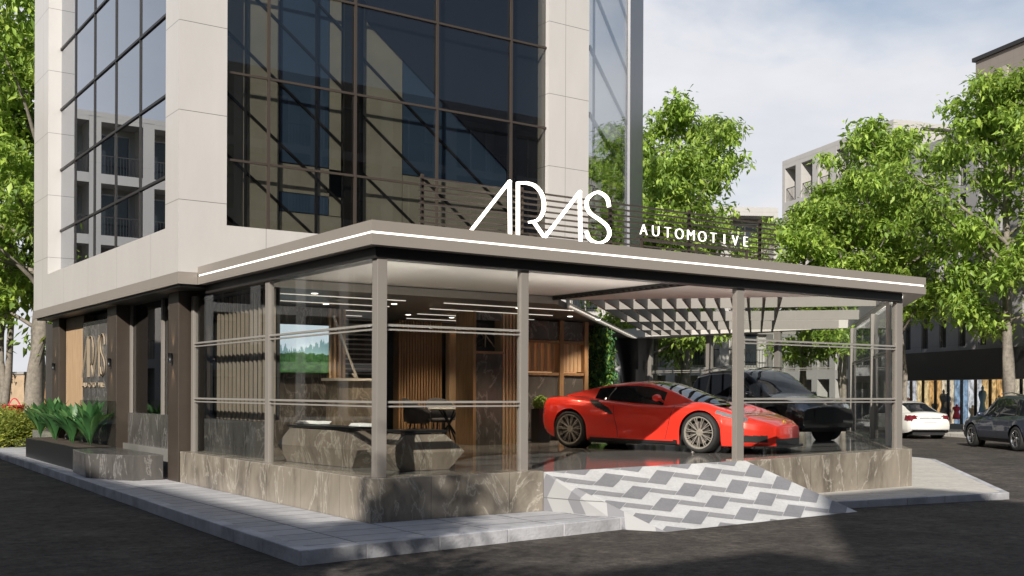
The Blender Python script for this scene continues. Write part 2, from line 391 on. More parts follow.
# parapet plinth
pl = MB()
pl.prism([(0,0),(2.61,0),(2.61,.42),(.42,.42),(.42,7.17),(0,7.17)], 0, .69)
pl.build('stone_plinth', M['marble_lit'], bld, bevel=.008)
MB().add([(6.52,0,-.05),(10.77,0,-.05),(10.77,0,.772),(6.52,0,.70),(6.52,.42,-.05),(11.2,.42,-.05),(11.2,.42,.772),(6.52,.42,.70)],
         [(0,1,2,3),(5,4,7,6),(3,2,6,7),(1,5,6,2),(4,0,3,7)]).build('stone_plinth', M['marble_lit'], bld, bevel=.006)
q = MB(); a0 = Vector((10.775,.005,0)); 
q.prism([(10.78,.012),(18.1,6.70),(17.85,6.95),(10.5,.3)], -.05, .772).build('stone_plinth', M['marble_lit'], bld)
# roof slab with the opening for the louvre grid (strips in d,n)
def poly(mb, pts, z0, z1): mb.prism([(p[0],p[1]) for p in pts], z0, z1)
roof = MB()
d0, d1, n0, n1 = 8.1, 21.6, 1.25, 7.0
endX = 18.9
def inter(n_):   # point on the far edge (x=18.4 line) for a given n
    return None
poly(roof, [(.35,.35),(10.6,.35), tuple(dn(d0,n1)[:2]), tuple(dn(d0,n0)[:2]), (.35,4.3)], ZS, ZT-.02)       # front strip
poly(roof, [tuple(dn(d0,n1)[:2]),(10.6,.35),(18.2,7.2), tuple(dn(18.1,n1)[:2])], ZS+.003, ZT-.023)              # right strip
poly(roof, [tuple(dn(18.1,n1)[:2]),(18.2,7.2),(18.2,16.5),(17.3,15.6),tuple(dn(21.9,n0)[:2]),], ZS+.001, ZT-.021)
roof.build('roof', M['soffit'], bld)
fa = MB()
def fband(a, b_, th=.36):
    a = Vector((*a,0)); b_ = Vector((*b_,0)); d = (b_-a).normalized(); s = Vector((-d.y, d.x, 0))
    return a, b_, d, s
LEDZ0, LEDZ1 = 3.680, 3.708
# fascia: three lengths, each with a groove for the light strip
def fasc(mb, pts):
    mb.prism(pts, ZB, LEDZ0); mb.prism(pts, LEDZ1, ZT)
    c = [(p[0],p[1]) for p in pts]; 
    return c
P1 = [(0,0),(11.16,0),(10.98,.36),(.36,.36)]; P2 = [(0,0),(.36,.36),(.36,6.29),(0,6.29)]; P3 = [(11.16,0),(18.75,6.96),(18.5,7.2),(10.98,.36)]
for p in (P1,P2,P3): fasc(fa, p)
fa.prism([(.03,.03),(11.1,.03),(10.9,.3),(.3,.3)], LEDZ0-.001, LEDZ1+.001); fa.prism([(.03,.05),(.3,.32),(.3,6.28),(.03,6.28)], LEDZ0-.001, LEDZ1+.001)
fa.prism([(11.1,.06),(18.6,6.93),(18.4,7.1),(10.95,.3)], LEDZ0-.001, LEDZ1+.001)
fa.build('fascia', M['fascia'], bld)
MB().box(.018,11.12,.014,.029,LEDZ0+.002,LEDZ1-.002).build('light_strip', M['led'], bld)
MB().box(.014,.029,.03,6.27,LEDZ0+.002,LEDZ1-.002).build('light_strip', M['led'], bld)
# dark under-beam set back below the fascia
ub = MB(); ub.box(.14,10.7,.16,.36,3.40,ZB-.002); ub.box(.14,.36,.362,6.3,3.40,ZB-.003)
ub.build('head_beam', M['darkbar'], bld)
# roof deck top over the louvre is open; inner soffit drop (dark ceiling)
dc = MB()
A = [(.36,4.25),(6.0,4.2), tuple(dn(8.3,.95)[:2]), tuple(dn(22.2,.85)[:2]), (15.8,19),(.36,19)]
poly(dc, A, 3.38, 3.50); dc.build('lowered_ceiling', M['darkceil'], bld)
st = MB(); st.beam((.4,4.22,3.44),(6.02,4.17,3.44),.03,.13); a, b_ = dn(8.3,.99,3.44), dn(22.2,.89,3.44); st.beam(a,b_,.03,.13)
st.build('ceiling_edge', M['rail'], bld)
st = MB(); a, b_ = dn(8.4,1.03,3.43), dn(21.9,.95,3.43); st.beam(a,b_,.02,.02); st.build('light_strip', M['led3'], bld)
st = MB(); a, b_ = dn(8.25,7.12,3.5), dn(18.2,7.2,3.5); st.beam(a,b_,.06,.04); st.build('light_strip', M['led'], bld)
st = MB(); st.box(.4,5.8,.42,.45,3.475,3.505); st.box(.42,.45,.5,4.1,3.475,3.505); st.build('light_strip', M['led2'], bld)
for k in range(4):
    y = 5.2+k*1.35
    for x0, x1 in ((.9+.4*k, 3.4+.4*k), (4.2+.5*k, 7.2+.5*k)):
        st = MB(); st.box(x0,x1,y,y+.022,3.366,3.379); st.build('light_strip', M['led3'], bld)
def downlight(x, y, e=170, z=3.37):
    mb = MB(); mb.lathe([(.001,z),(.05,z),(.06,z+.009),(.001,z+.009)], 14, c=(x,y,0)); mb.build('downlight', M['led2'], bld)
    L = bpy.data.lights.new('downlight_lamp', 'SPOT'); L.energy = e; L.color = (1,.80,.58); L.spot_size = R(95); L.spot_blend = .7; L.shadow_soft_size = .06
    o = bpy.data.objects.new('downlight_lamp', L); COL.objects.link(o); o.location = (x,y,z-.02); o.parent = bld
for x, y in ((1.4,6.6),(2.6,6.8),(5.2,8.3),(6.4,8.5),(6.0,5.4),(8.2,6.6),(9.3,7.0),(3.6,6.0),(1.5,4.9)): downlight(x, y)
def soffit_fill(x, y, sx_, sy_, e):  # unseen uplight without a fixture, added to brighten the soffit
    L = bpy.data.lights.new('cove_lamp', 'AREA'); L.shape = 'RECTANGLE'; L.size = sx_; L.size_y = sy_; L.energy = e; L.color = (1,.94,.87)
    o = bpy.data.objects.new('cove_lamp', L); COL.objects.link(o); o.location = (x,y,2.45); o.rotation_euler = (math.pi,0,0); o.parent = bld
soffit_fill(1.4,1.3,1.6,.05,10); soffit_fill(4.5,1.5,3.4,.05,20); soffit_fill(8.6,1.2,3.0,.05,8); soffit_fill(1.3,2.8,.05,2.4,8)
# folding door track along x=5.9
tk = MB(); tk.box(5.88,5.93,.6,4.15,3.44,3.519)
for k in range(24): tk.box(5.82,5.99,.7+.145*k,.75+.145*k,3.455,3.475)
tk.build('door_track', M['darkbar'], bld)
# louvre grid
lg = MB()
for i, d in enumerate((10.5, 14.6, 18.3, 21.0)):
    nb = n1-.03 if d < 18 else n1-.4*(d-17.8)
    a, b_ = dn(d, n0+.02, 3.63), dn(d, nb, 3.63); lg.beam(a, b_, .07, .23)
for k in range(13):
    n_ = n0+.16+.30*k
    dend = 21.3 - .12*k
    a, b_ = dn(8.4, n_, 3.63), dn(dend, n_, 3.63); lg.beam(a, b_, .05, .225)
lg.build('louver_grid', M['beam'], bld)

# posts
def post(x0,x1,y0,y1,z0=.67,z1=3.41): MB().box(x0,x1,y0,y1,z0,z1).build('post', M['post'], bld, bevel=.006)
post(.17,.31,.17,.31); post(2.37,2.50,.2,.29); post(6.53,6.70,.2,.30); post(10.60,10.77,.2,.30)
post(.17,.26,3.62,3.76); post(.17,.26,7.0,7.12)
for d in (12.6, 17.9): p = dn(d,7.1); MB().prism([tuple((p+DD*a*.08+NN*b_*.08)[:2]) for a, b_ in ((-1,-1),(1,-1),(1,1),(-1,1))], .67, 3.5).build('post', M['post'], bld)
for y in (9.2, 11.9, 14.6): MB().box(17.7,17.86,y,y+.16,.67,3.5).build('post', M['post'], bld)
MB().tube([(11.35,.92,.7),(11.35,.92,3.5)], .05, 12).build('post', M['soffit'], bld, smooth=True)
# glazing with its rails
def glaz(name, a, b_, z0, z1, m, rails=(1.62,2.584), th=.016, ins=0):
    a = Vector((*a,0)); b_ = Vector((*b_,0)); d = (b_-a).normalized(); s = Vector((-d.y,d.x,0))
    g_ = MB(); g_.prism([tuple((a-s*th/2)[:2]), tuple((b_-s*th/2)[:2]), tuple((b_+s*th/2)[:2]), tuple((a+s*th/2)[:2])], z0, z1)
    o = g_.build(name, m, bld)
    for z in rails:
        for dz in (0, -.055):
            rr = MB(); rr.beam(a+Vector((0,0,z+dz)), b_+Vector((0,0,z+dz)), .07 if dz == 0 else .05, .028 if dz == 0 else .02)
            if dz == 0: keep = rr
            else:
                keep.v += rr.v; keep.f += [tuple(i+8 for i in f) for f in rr.f]; keep.m += rr.m
        keep.build('glazing_rail', M['rail'], bld)
glaz('glass_pane', (.31,.25), (2.37,.25), .691, 3.40, M['glass'])
glaz('glass_pane', (.22,.31), (.22,3.62), .691, 3.40, M['glass'])
glaz('glass_pane', (.22,3.76), (.22,7.0), .691, 3.40, M['glass'])
glaz('glass_pane', (6.70,.25), (10.60,.25), .775, 3.40, M['glass'], (1.66,2.6))
p, q_ = dn(8.35,7.1), dn(17.8,7.1)
glaz('glass_pane', tuple(p[:2]), tuple(q_[:2]), .775, 3.5, M['glass'])
glaz('glass_pane', (17.78,7.3), (17.78,15.5), .70, 3.5, M['glass'], (1.62,2.45))

# ramp with a folded left cheek
rm = MB()
rt_ = [(2.61,-.006,.672),(6.52,-.006,.70),(7.25,-1.54,.004),(3.25,-1.72,.004),(2.98,-1.30,.004),(2.61,-.006,.004),(6.52,-.006,.004)]
rm.add(rt_, [(0,3,2),(0,2,1)], 3); rm.add(rt_, [(1,2,6),(0,1,6,5)], 0); rm.add([rt_[0],rt_[5],rt_[4],rt_[3]], [(0,1,2,3)], 1)
def clip(poly_, tri):
    out = poly_
    for i in range(3):
        a, b_ = tri[i], tri[(i+1)%3]; src = out; out = []
        if not src: break
        sd_ = lambda p: (b_[0]-a[0])*(p[1]-a[1])-(b_[1]-a[1])*(p[0]-a[0])
        for k in range(len(src)):
            p, q_ = src[k-1], src[k]; sp_, sq = sd_(p), sd_(q_)
            if (sp_ >= 0) != (sq >= 0):
                f = sp_/(sp_-sq); out.append((p[0]+(q_[0]-p[0])*f, p[1]+(q_[1]-p[1])*f))
            if sq >= 0: out.append(q_)
    return out
LV, SL = (.65,-.21), (.32,.21)
def xy(p, q_): return (5.13+p*LV[0]+q_*SL[0], -.40+p*LV[1]+q_*SL[1])
def tile(p0, p1, q0, q1, mi, g_=.010):
    pl_ = [xy(p0+g_, q0+g_), xy(p1-g_, q0+g_), xy(p1-g_, q1-g_), xy(p0+g_, q1-g_)]
    for t3 in ((rt_[0],rt_[3],rt_[2]), (rt_[0],rt_[2],rt_[1])):
        c = clip(pl_, t3)
        if len(c) < 3: continue
        A_, B2, C2 = [Vector(v) for v in t3]; n_ = (B2-A_).cross(C2-A_)
        vs_ = [(x, y, A_.z-(n_.x*(x-A_.x)+n_.y*(y-A_.y))/n_.z+.004) for x, y in c]
        ar = sum(vs_[k-1][0]*vs_[k][1]-vs_[k][0]*vs_[k-1][1] for k in range(len(vs_)))
        if ar < 0: vs_ = vs_[::-1]
        rm.add(vs_, [tuple(range(len(vs_)))], mi)
for i in range(-12, 12):
    for j in range(-8, 8):
        p, q_ = i+.77*j, i-.97*j
        tile(p-.03, p+.40, q_-.14, q_+1.30, 4, .006); tile(p+.40, p+.97, q_+.80, q_+1.30, 5, .006)
        # the white stones between two zigzags
        pass
rampo = rm.build('entrance_ramp', [M['st_w'], M['cheek'], M['st_w'], M['st_w'], M['st_d'], M['st_g']]); tag(rampo, 'short car ramp paved in white and grey zigzag stone at the showroom opening', 'ramp')

# ------------------------------------------------------------------ tower
TX, TY, TH = -.33, 6.29, 15.2
tw = MB()
def wallX(x, y0, y1, z0, z1, th=.45): tw.box(x, x+th, y0, y1, z0, z1)
# left face cladding: bottom band, far pier, near pier
tw.prism([(TX,TY),(8.44,TY),(8.44,TY+.5),(TX+.5,TY+.5),(TX+.5,17.64),(TX,17.64)], 3.745, 4.5)
tw.box(TX, TX+.45, 16.08, 17.64, 4.5, TH); tw.box(TX, .50, TY, 7.0, 4.5, TH); tw.box(7.38, 8.44, TY, TY+.9, 4.5, TH)
tw.prism([(TX,7.0),(TX+.45,7.0),(TX+.45,16.08),(TX,16.08)], 4.5, 4.545)
tw.box(TX, TX+.45, 7.0, 16.08, 14.4, TH); tw.box(.5, 7.38, TY, TY+.45, 4.5, 4.59); tw.box(.5, 7.38, TY, TY+.45, 14.4, TH)
tw.box(TX+.5, 8.4, 17.2, 17.6, 3.745, TH); tw.box(8.1, 8.44, TY+.9, 17.2, 4.5, TH)
tw.box(TX+.3, 8.3, TY+.3, 17.4, TH-.5, TH-.1)
tw.build('tower_cladding', M['clad'], bld)
lb = MB(); lb.prism([(TX-.003,TY-.003),(-.004,TY-.003),(-.004,TY+.4),(TX+.45,TY+.4),(TX+.45,17.64),(TX-.003,17.64)], 3.545, 3.742)
lb.build('tower_base_band', M['fascia'], bld)
us = MB(); us.prism([(TX+.05,TY+.05),(8.4,TY+.05),(8.4,17.5),(TX+.05,17.5)], 3.50, 3.543); us.build('underside', M['darkbar'], bld)
# glass and mullions, left face
g_ = MB(); g_.box(TX+.30, TX+.32, 7.0, 16.08, 4.545, 14.4); g_.build('tower_window', M['glass_s'], bld)
mm = MB()
for y in (14.64,12.92,11.22,9.51,7.77): mm.box(TX+.275,TX+.30,y-.016,y+.016,4.545,14.4)
mm.build('mullion', M['darkbar'], bld)
mm = MB()
for z in (5.61,7.08,8.54,10.0,11.5,13.0): mm.box(TX+.27,TX+.299,7.0,16.08,z-.024,z+.024)
mm.build('transom', M['darkbar'], bld)
# right face
g_ = MB(); g_.box(.5,7.38,TY+.12,TY+.14,4.59,14.4); g_.build('tower_window', M['glass_t'], bld)
mm = MB()
for x in (1.29,2.98,4.74,6.49): mm.box(x-.022,x+.022,TY+.07,TY+.118,4.59,14.4)
mm.build('mullion', M['mullion'], bld)
mm = MB()
for z in (5.74,7.25,8.92,10.4,11.9,13.4): mm.box(.5,7.38,TY+.08,TY+.117,z-.02,z+.02)
mm.build('transom', M['mullion'], bld)
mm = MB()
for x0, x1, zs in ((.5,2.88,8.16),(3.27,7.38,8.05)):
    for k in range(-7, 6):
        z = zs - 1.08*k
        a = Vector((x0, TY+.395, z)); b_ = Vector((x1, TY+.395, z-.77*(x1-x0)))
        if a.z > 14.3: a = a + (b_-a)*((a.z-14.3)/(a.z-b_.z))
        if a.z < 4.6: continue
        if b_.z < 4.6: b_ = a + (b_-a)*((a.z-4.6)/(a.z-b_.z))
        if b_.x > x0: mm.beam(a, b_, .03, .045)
mm.build('diagonal_brace', M['darkbar'], bld)  # dark bars modelled for the diagonal shadow lines in both bays
mm = MB()
for x in (.95,2.3): mm.box(x,x+.045,TY+.345,TY+.377,4.6,14.3)
mm.box(2.88,3.27,TY+.34,TY+.40,4.6,14.3); mm.build('inner_post', M['darkbar'], bld)
M['blind'] = mat('olive_blind', (.46,.44,.37), .8, 0, .12, 1.2)
M['blind_blue'] = mat('blue_blind', (.06,.115,.21), .7, 0, .1, 1.2)
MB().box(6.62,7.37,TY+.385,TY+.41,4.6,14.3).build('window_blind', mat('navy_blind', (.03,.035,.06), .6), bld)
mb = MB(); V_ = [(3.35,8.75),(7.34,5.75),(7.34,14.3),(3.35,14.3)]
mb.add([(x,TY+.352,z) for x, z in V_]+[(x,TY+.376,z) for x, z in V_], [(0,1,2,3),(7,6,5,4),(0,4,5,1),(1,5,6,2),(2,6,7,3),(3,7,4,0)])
mb.build('stair_flank', mat('dark_panel', (.022,.026,.042), .5), bld)  # panel cut as the dark wedge of shade in the glass, no stair behind
M['inner'] = mat('tower_inner', (.10,.10,.10), .8)
for x0, x1, z0, z1 in ((.5,1.62,4.6,14.3),(1.64,2.86,4.6,5.0),(3.29,4.15,4.6,14.3),(4.17,7.3,4.6,5.95)):
    MB().box(x0,x1,TY+.42,TY+.45,z0,z1).build('window_blind', M['blind'], bld)
for x0, x1, z0, z1 in ((1.64,2.6,5.02,5.35),(1.64,2.6,5.9,14.3),(4.17,6.6,5.97,14.3)):
    MB().box(x0,x1,TY+.42,TY+.45,z0,z1).build('window_blind', M['blind_blue'], bld)
for x0, x1, z0, z1 in ((1.64,2.86,5.37,5.88),(2.62,2.86,5.02,14.3)):
    MB().box(x0,x1,TY+.44,TY+.47,z0,z1).build('window_blind', M['blind'], bld)
inn = MB(); inn.box(.2,8.05,11,11.2,3.8,14.3); inn.box(.2,.22,TY+.6,7.0,4.6,14.3)
for z in (4.0, 7.0, 10.1, 13.2): inn.box(.15,8.05,TY+.5,17.1,z,z+.25)
inn.build('floor_slab', M['inner'], bld)
# glass screen wall running back from the tower corner
P0 = Vector((8.44,TY+.02,0)); W1 = P0+DD*7.0; W2 = P0+DD*11.1
def dwall(mb, a, b_, z0, z1, th=.1, off=0):
    s = Vector((-NN.x*off, -NN.y*off, 0))
    mb.prism([tuple((a+s)[:2]), tuple((b_+s)[:2]), tuple((b_+s+NN*th)[:2]), tuple((a+s+NN*th)[:2])], z0, z1)
g_ = MB(); dwall(g_, P0, W1, 3.9, 16.2, .03); g_.build('glass_screen', M['glass'], bld)
g_ = MB(); dwall(g_, W1, W2-DD*.6, 3.9, 16.4, .10); g_.build('end_pier', mat('grey_pier', (.20,.20,.22), .4), bld)
mm = MB()
for z in (4.9,6.35,7.8,9.25,10.7,12.15,13.6,15.05):
    a = P0+DD*.4+Vector((0,0,z)); b_ = P0+DD*9.3+Vector((0,0,z)); mm.beam(a - NN*.04, b_ - NN*.04, .06, .07)
a = P0+DD*1.0; mm.beam(a+Vector((0,0,3.9))-NN*.03, a+Vector((0,0,16.2))-NN*.03, .04, .04)
a = P0+DD*8.4; mm.beam(a+Vector((0,0,3.9))-NN*.05, a+Vector((0,0,16.2))-NN*.05, .05, .05)
mm.build('transom', M['darkbar'], bld)

# ------------------------------------------------------------------ ground floor under the tower, left side
def colm(y0, y1):
    MB().box(-.02, .62, y0, y1, .1, 3.5).build('column', M['bronze'], bld, bevel=.01)
    mb = MB(); yc = (y0+y1)/2
    mb.tube([(-.07,yc,2.25),(-.07,yc,2.42)], .035, 10); mb.build('wall_light', M['black'], bld, smooth=True)
    L = bpy.data.lights.new('wall_lamp', 'SPOT'); L.energy = 14; L.color = (1,.75,.45); L.spot_size = R(55); L.spot_blend = .6; L.shadow_soft_size = .02
    o = bpy.data.objects.new('wall_lamp', L); COL.objects.link(o); o.location = (-.075,yc,2.23); o.rotation_euler = (0, 0, 0)
    o.parent = bld
    L.energy = 14
    o2 = o.copy(); o2.data = L; COL.objects.link(o2); o2.location = (-.075,yc,2.46); o2.rotation_euler = (math.pi,0,0); o2.parent = bld
colm(7.22, 7.80); colm(11.2, 11.9); colm(16.3, 17.0)
gw = MB(); gw.box(.30,.315,7.81,11.19,1.3,3.5); gw.build('glass_pane', M['glass_dk'], bld)
bl = MB()
for k in range(46): bl.box(.40,.44,7.85,11.15,1.35+.046*k,1.352+.046*k+.008)
bl.box(.46,.48,7.82,11.18,1.3,3.5)
bl.build('window_blind', mat('grey_blind', (.16,.165,.19), .5), bld)
for y in (9.0,11.1): MB().box(.25,.295,y,y+.1,1.3,3.5).build('post', M['post'], bld)
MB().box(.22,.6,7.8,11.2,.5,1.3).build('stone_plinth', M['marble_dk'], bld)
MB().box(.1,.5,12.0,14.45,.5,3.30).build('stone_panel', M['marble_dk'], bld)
wp = MB(); wp.box(.16,.5,14.5,16.25,.5,3.5)
for k in range(22): wp.box(.13,.16,14.52+.078*k,14.52+.078*k+.05,.5,3.48)
wp.build('wood_panel', M['wood_lt'], bld)
MB().box(.55,.7,7.0,17.5,.1,3.5).build('back_wall', M['black'], bld)
MB().box(.2,11.2,18.6,18.8,.1,3.495).build('back_wall', mat('dark_wall', (.06,.055,.05), .6), bld)
MB().box(.62,.9,7.2,17.6,3.3,3.5).build('lintel', M['black'], bld)
# low stone block in front of the second bay
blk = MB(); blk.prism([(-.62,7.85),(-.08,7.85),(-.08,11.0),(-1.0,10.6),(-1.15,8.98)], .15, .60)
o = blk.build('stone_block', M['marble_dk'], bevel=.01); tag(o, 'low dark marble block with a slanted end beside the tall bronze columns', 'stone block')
gs = MB(); gs.box(-.45,-.435,9.6,12.4,.6,1.55); o = gs.build('glass_screen', M['glass']); tag(o, 'low clear glass screen standing on the dark marble block', 'glass screen')

# stroke letters ------------------------------------------------------
def catmull(p, n_=6):
    out = []
    for i in range(len(p)-1):
        a = p[max(i-1,0)]; b_ = p[i]; c = p[i+1]; d = p[min(i+2,len(p)-1)]
        for k in range(n_):
            t = k/n_
            out.append(tuple(.5*((2*b_[j])+(-a[j]+c[j])*t+(2*a[j]-5*b_[j]+4*c[j]-d[j])*t*t+(-a[j]+3*b_[j]-3*c[j]+d[j])*t**3) for j in range(2)))
    out.append(tuple(p[-1])); return out
cr = lambda L_: [(420+x/4.8, 160+y/4.8) for x, y in L_]
PX = {'A1': [cr([(243,338),(428,102),(430,358)])],
      'R': [cr([(468,362),(468,110),(505,110)]) , catmull(cr([(505,110),(545,122),(577,155),(592,205),(586,255),(562,288),(525,298)])), cr([(546,300),(596,372)])],
      'A2': [cr([(597,371),(765,152),(768,392)])],
      'S': [catmull(cr([(905,222),(893,180),(850,155),(808,178),(797,215),(815,255),(860,287),(895,318),(907,352),(890,385),(850,398),(812,380),(797,345)]))]}
STR = {k: [[(onY(x,y,.12).x, onY(x,y,.12).z) for x, y in s_] for s_ in v] for k, v in PX.items()}
def stroke(mb, pts, wdt, dep):   # flat ribbon stroke with thickness; pts 3D list, plane normal given by dep vector
    for a, b_ in zip(pts[:-1], pts[1:]):
        d = (b_-a).normalized()*wdt*.35
        mb.beam(a-d, b_+d, wdt, dep.length, up=tuple(dep))
    return mb
sg = thing('roof_sign', 'tall white neon sign reading ARAS on the front edge of the roof', 'sign', (1.4,.12,ZT))
for k in ('A1','R','A2','S'):
    mb = MB()
    for s_ in STR[k]: stroke(mb, [Vector((x,.12,z)) for x, z in s_], .031, Vector((0,.05,0)))
    mb.build('letter', M['sign'], sg)
mb = MB(); mb.box(1.35,4.05,.16,.20,3.842,3.862)
for x in (1.5,2.2,2.5,3.35,3.8): mb.box(x,x+.03,.14,.2,3.842,3.9)
mb.build('sign_bracket', M['bronze'], sg)
# small lettering
def textmesh(ch, size):
    cu = bpy.data.curves.new('t', 'FONT'); cu.body = ch; cu.size = size; cu.extrude = .012; cu.offset = -.006
    o = bpy.data.objects.new('t', cu); COL.objects.link(o)
    dg = bpy.context.evaluated_depsgraph_get(); me = bpy.data.meshes.new_from_object(o.evaluated_get(dg))
    bpy.data.objects.remove(o); return me
def lettering(word, parent, x0, x1, z0, size, mapf, m):
    n_ = len(word)
    for i, ch in enumerate(word):
        me = textmesh(ch, size); me.name = 'letter'
        xs = [v.co.x for v in me.vertices]; cx = (min(xs)+max(xs))/2
        px = x0 + (x1-x0)*(i+.5)/n_
        iv = WM[parent].inverted()
        for v in me.vertices: v.co = iv @ mapf(px + v.co.x-cx, v.co.y + z0, v.co.z)
        me.materials.clear(); me.materials.append(m)
        o = bpy.data.objects.new('letter', me); COL.objects.link(o); o.parent = parent
s2 = thing('roof_sign', 'small lit sign reading AUTOMOTIVE in front of the roof slats', 'sign', (4.4,.14,ZT))
lettering('AUTOMOTIVE', s2, 4.40, 6.78, 4.055, .235, lambda x,y,z: Vector((x,.14-z,y)), M['sign2'])
mb = MB(); mb.box(4.4,6.8,.16,.185,4.0,4.02)
for x in (4.5,5.6,6.7): mb.box(x,x+.025,.155,.19,3.842,4.0)
mb.build('sign_bracket', M['bronze'], s2)
# roof slat screen
sl = thing('roof_screen', 'brown horizontal slat screen standing behind the roof signs', 'slat screen', (1,.5,ZT))
mb = MB()
for k in range(8): mb.box(.95,7.75,.48,.52,3.95+.083*k,3.97+.083*k)
mb.build('slat', M['mullion'], sl)
for x in (1.0,2.6,4.2,5.8,7.4):
    MB().box(x,x+.035,.521,.56,3.842,4.6).build('post', M['mullion'], sl)
# wall sign on the marble panel
ws = thing('wall_sign', 'raised ARAS AUTOMOTIVE lettering on the grey marble panel behind the planter', 'sign', (.08,14.0,1.7))
allp = [p for v in STR.values() for s_ in v for p in s_]
mnx, mxx = min(p[0] for p in allp), max(p[0] for p in allp)
ya, yb = onX(82,370,.08).y, onX(104,370,.08).y
zb_, zt_ = onX(93,376,.08).z, onX(93,334,.08).z
for k in ('A1','R','A2','S'):
    mb = MB()
    for s_ in STR[k]: stroke(mb, [Vector((.075, ya+(x-mnx)/(mxx-mnx)*(yb-ya), zb_+(z-3.86)/.75*(zt_-zb_))) for x, z in s_], .032, Vector((.03,0,0)))
    mb.build('letter', M['sign3'], ws)
lettering('AUTOMOTIVE', ws, 0, 1, onX(93,387.5,.08).z, .17, lambda x,y,z: Vector((.085-z, ya+x*(yb-ya)*1.0 if False else ya+(yb-ya)*x, y)), M['sign3'])

# ------------------------------------------------------------------ planter with broad leafed plants
pt = MB(); pt.prism([(-.86,11.1),(-.05,11.1),(-.05,16.4),(-.74,16.4)], .15, .60); pt.prism([(-.78,11.2),(-.12,11.2),(-.12,16.3),(-.66,16.3)], .58, .615, 1)
o = pt.build('planter_box', [M['black'], mat('soil', (.05,.035,.025), .9, 0, .3, 20)]); tag(o, 'long black planter box along the marble panel wall', 'planter')
def broad_plant(h, nl, seed):
    r_ = random.Random(seed); mb = MB()
    for i in range(nl):
        az = 2*math.pi*i/nl*2.4 + r_.uniform(-.3,.3); L = h*r_.uniform(.7,1.1); wd = L*.085; lean = r_.uniform(.0,.62)
        segs = 7; pts = []
        p = Vector((0,0,0)); ang = R(86)-lean*.25
        for s_ in range(segs+1):
            pts.append(p.copy()); ang -= lean*.19 + .012*s_
            p += Vector((math.cos(az)*math.cos(ang), math.sin(az)*math.cos(ang), math.sin(ang)))*L/segs
        side = Vector((-math.sin(az), math.cos(az), 0)); tw_ = r_.uniform(-.5,.5)
        side = (side + Vector((0,0,tw_))).normalized(); mi = 0 if r_.random() < .6 else 1
        b0 = len(mb.v)
        for s_, q_ in enumerate(pts):
            t = s_/segs; ww = wd*max(.04, (math.sin(math.pi*min(1, max(0,(t-.22)/.78)))**.7 if t > .22 else .07))
            mb.v += [tuple(q_+side*ww+Vector((0,0,ww*.35))), tuple(q_), tuple(q_-side*ww+Vector((0,0,ww*.35)))]
        for s_ in range(segs):
            a = b0+s_*3
            mb.f += [(a,a+1,a+4,a+3),(a+1,a+2,a+5,a+4)]; mb.m += [mi, mi]
    return mb
protoP = []
for i in range(9):
    y = 11.6+i*.54; x = -.42+.10*math.sin(i*2.1)
    t = thing('broad_leaf_plant', 'broad leaved green plant in the long black planter box', 'plant', (x,y,.60), rng.uniform(0,6), 'broad leaved plants in the planter box')
    if i < 3:
        o = broad_plant(rng.uniform(.78,.92), 44, 40+i).build('leaves', [M['planta'], M['plantb']], t, smooth=True, local=True); protoP.append(o)
    else:
        c = protoP[i%3].copy(); COL.objects.link(c); c.parent = t
        t.scale = (1,1,rng.uniform(.85,1.12))

# ------------------------------------------------------------------ foliage
def leaf_cloud(centres, per, spread, size, seed, nm=3, droop=.35):
    r_ = np.random.RandomState(seed)
    C_ = np.repeat(np.array(centres), per, axis=0); n_ = len(C_)
    off = np.clip(r_.normal(0, 1, (n_,3)), -1.7, 1.7)*np.array(spread); P_ = C_+off
    az = r_.uniform(0, 2*np.pi, n_); el = r_.uniform(-.9, .5, n_) - droop
    d = np.stack([np.cos(az)*np.cos(el), np.sin(az)*np.cos(el), np.sin(el)], 1)
    up = np.stack([r_.normal(0,.45,n_), r_.normal(0,.45,n_), np.ones(n_)], 1)
    s_ = np.cross(d, up); s_ /= np.linalg.norm(s_, axis=1)[:,None]+1e-6; nn = np.cross(s_, d)
    L = size*r_.uniform(.6,1.25,n_)[:,None]; Wd = L*r_.uniform(.15,.24,n_)[:,None]
    v0 = P_; v1 = P_+d*L*.45+s_*Wd+nn*L*.05; v2 = P_+d*L-nn*L*.08; v3 = P_+d*L*.45-s_*Wd+nn*L*.05
    V_ = np.stack([v0,v1,v2,v3],1).reshape(-1,3)
    Fc = np.arange(n_*4).reshape(-1,4); Fa = Fc[:,[0,1,2]]; Fb = Fc[:,[0,2,3]]
    Fs = np.stack([Fa,Fb],1).reshape(-1,3)
    mi = np.repeat(r_.choice(nm, n_, p=[.5,.3,.2] if nm == 3 else [1/nm]*nm), 2)
    return V_, Fs, mi
def leaf_obj(name, data, mats, parent):
    V_, Fs, mi = data
    me = bpy.data.meshes.new(name); me.vertices.add(len(V_)); me.vertices.foreach_set('co', V_.ravel())
    me.loops.add(Fs.size); me.loops.foreach_set('vertex_index', Fs.ravel().astype(np.int32))
    me.polygons.add(len(Fs)); me.polygons.foreach_set('loop_start', np.arange(0, Fs.size, 3, dtype=np.int32)); 
    for m in mats: me.materials.append(m)
    me.polygons.foreach_set('material_index', mi.astype(np.int32)); me.update(calc_edges=True); me.validate()
    o = bpy.data.objects.new(name, me); COL.objects.link(o); o.parent = parent; WM[o] = WM[parent].copy()
    return o
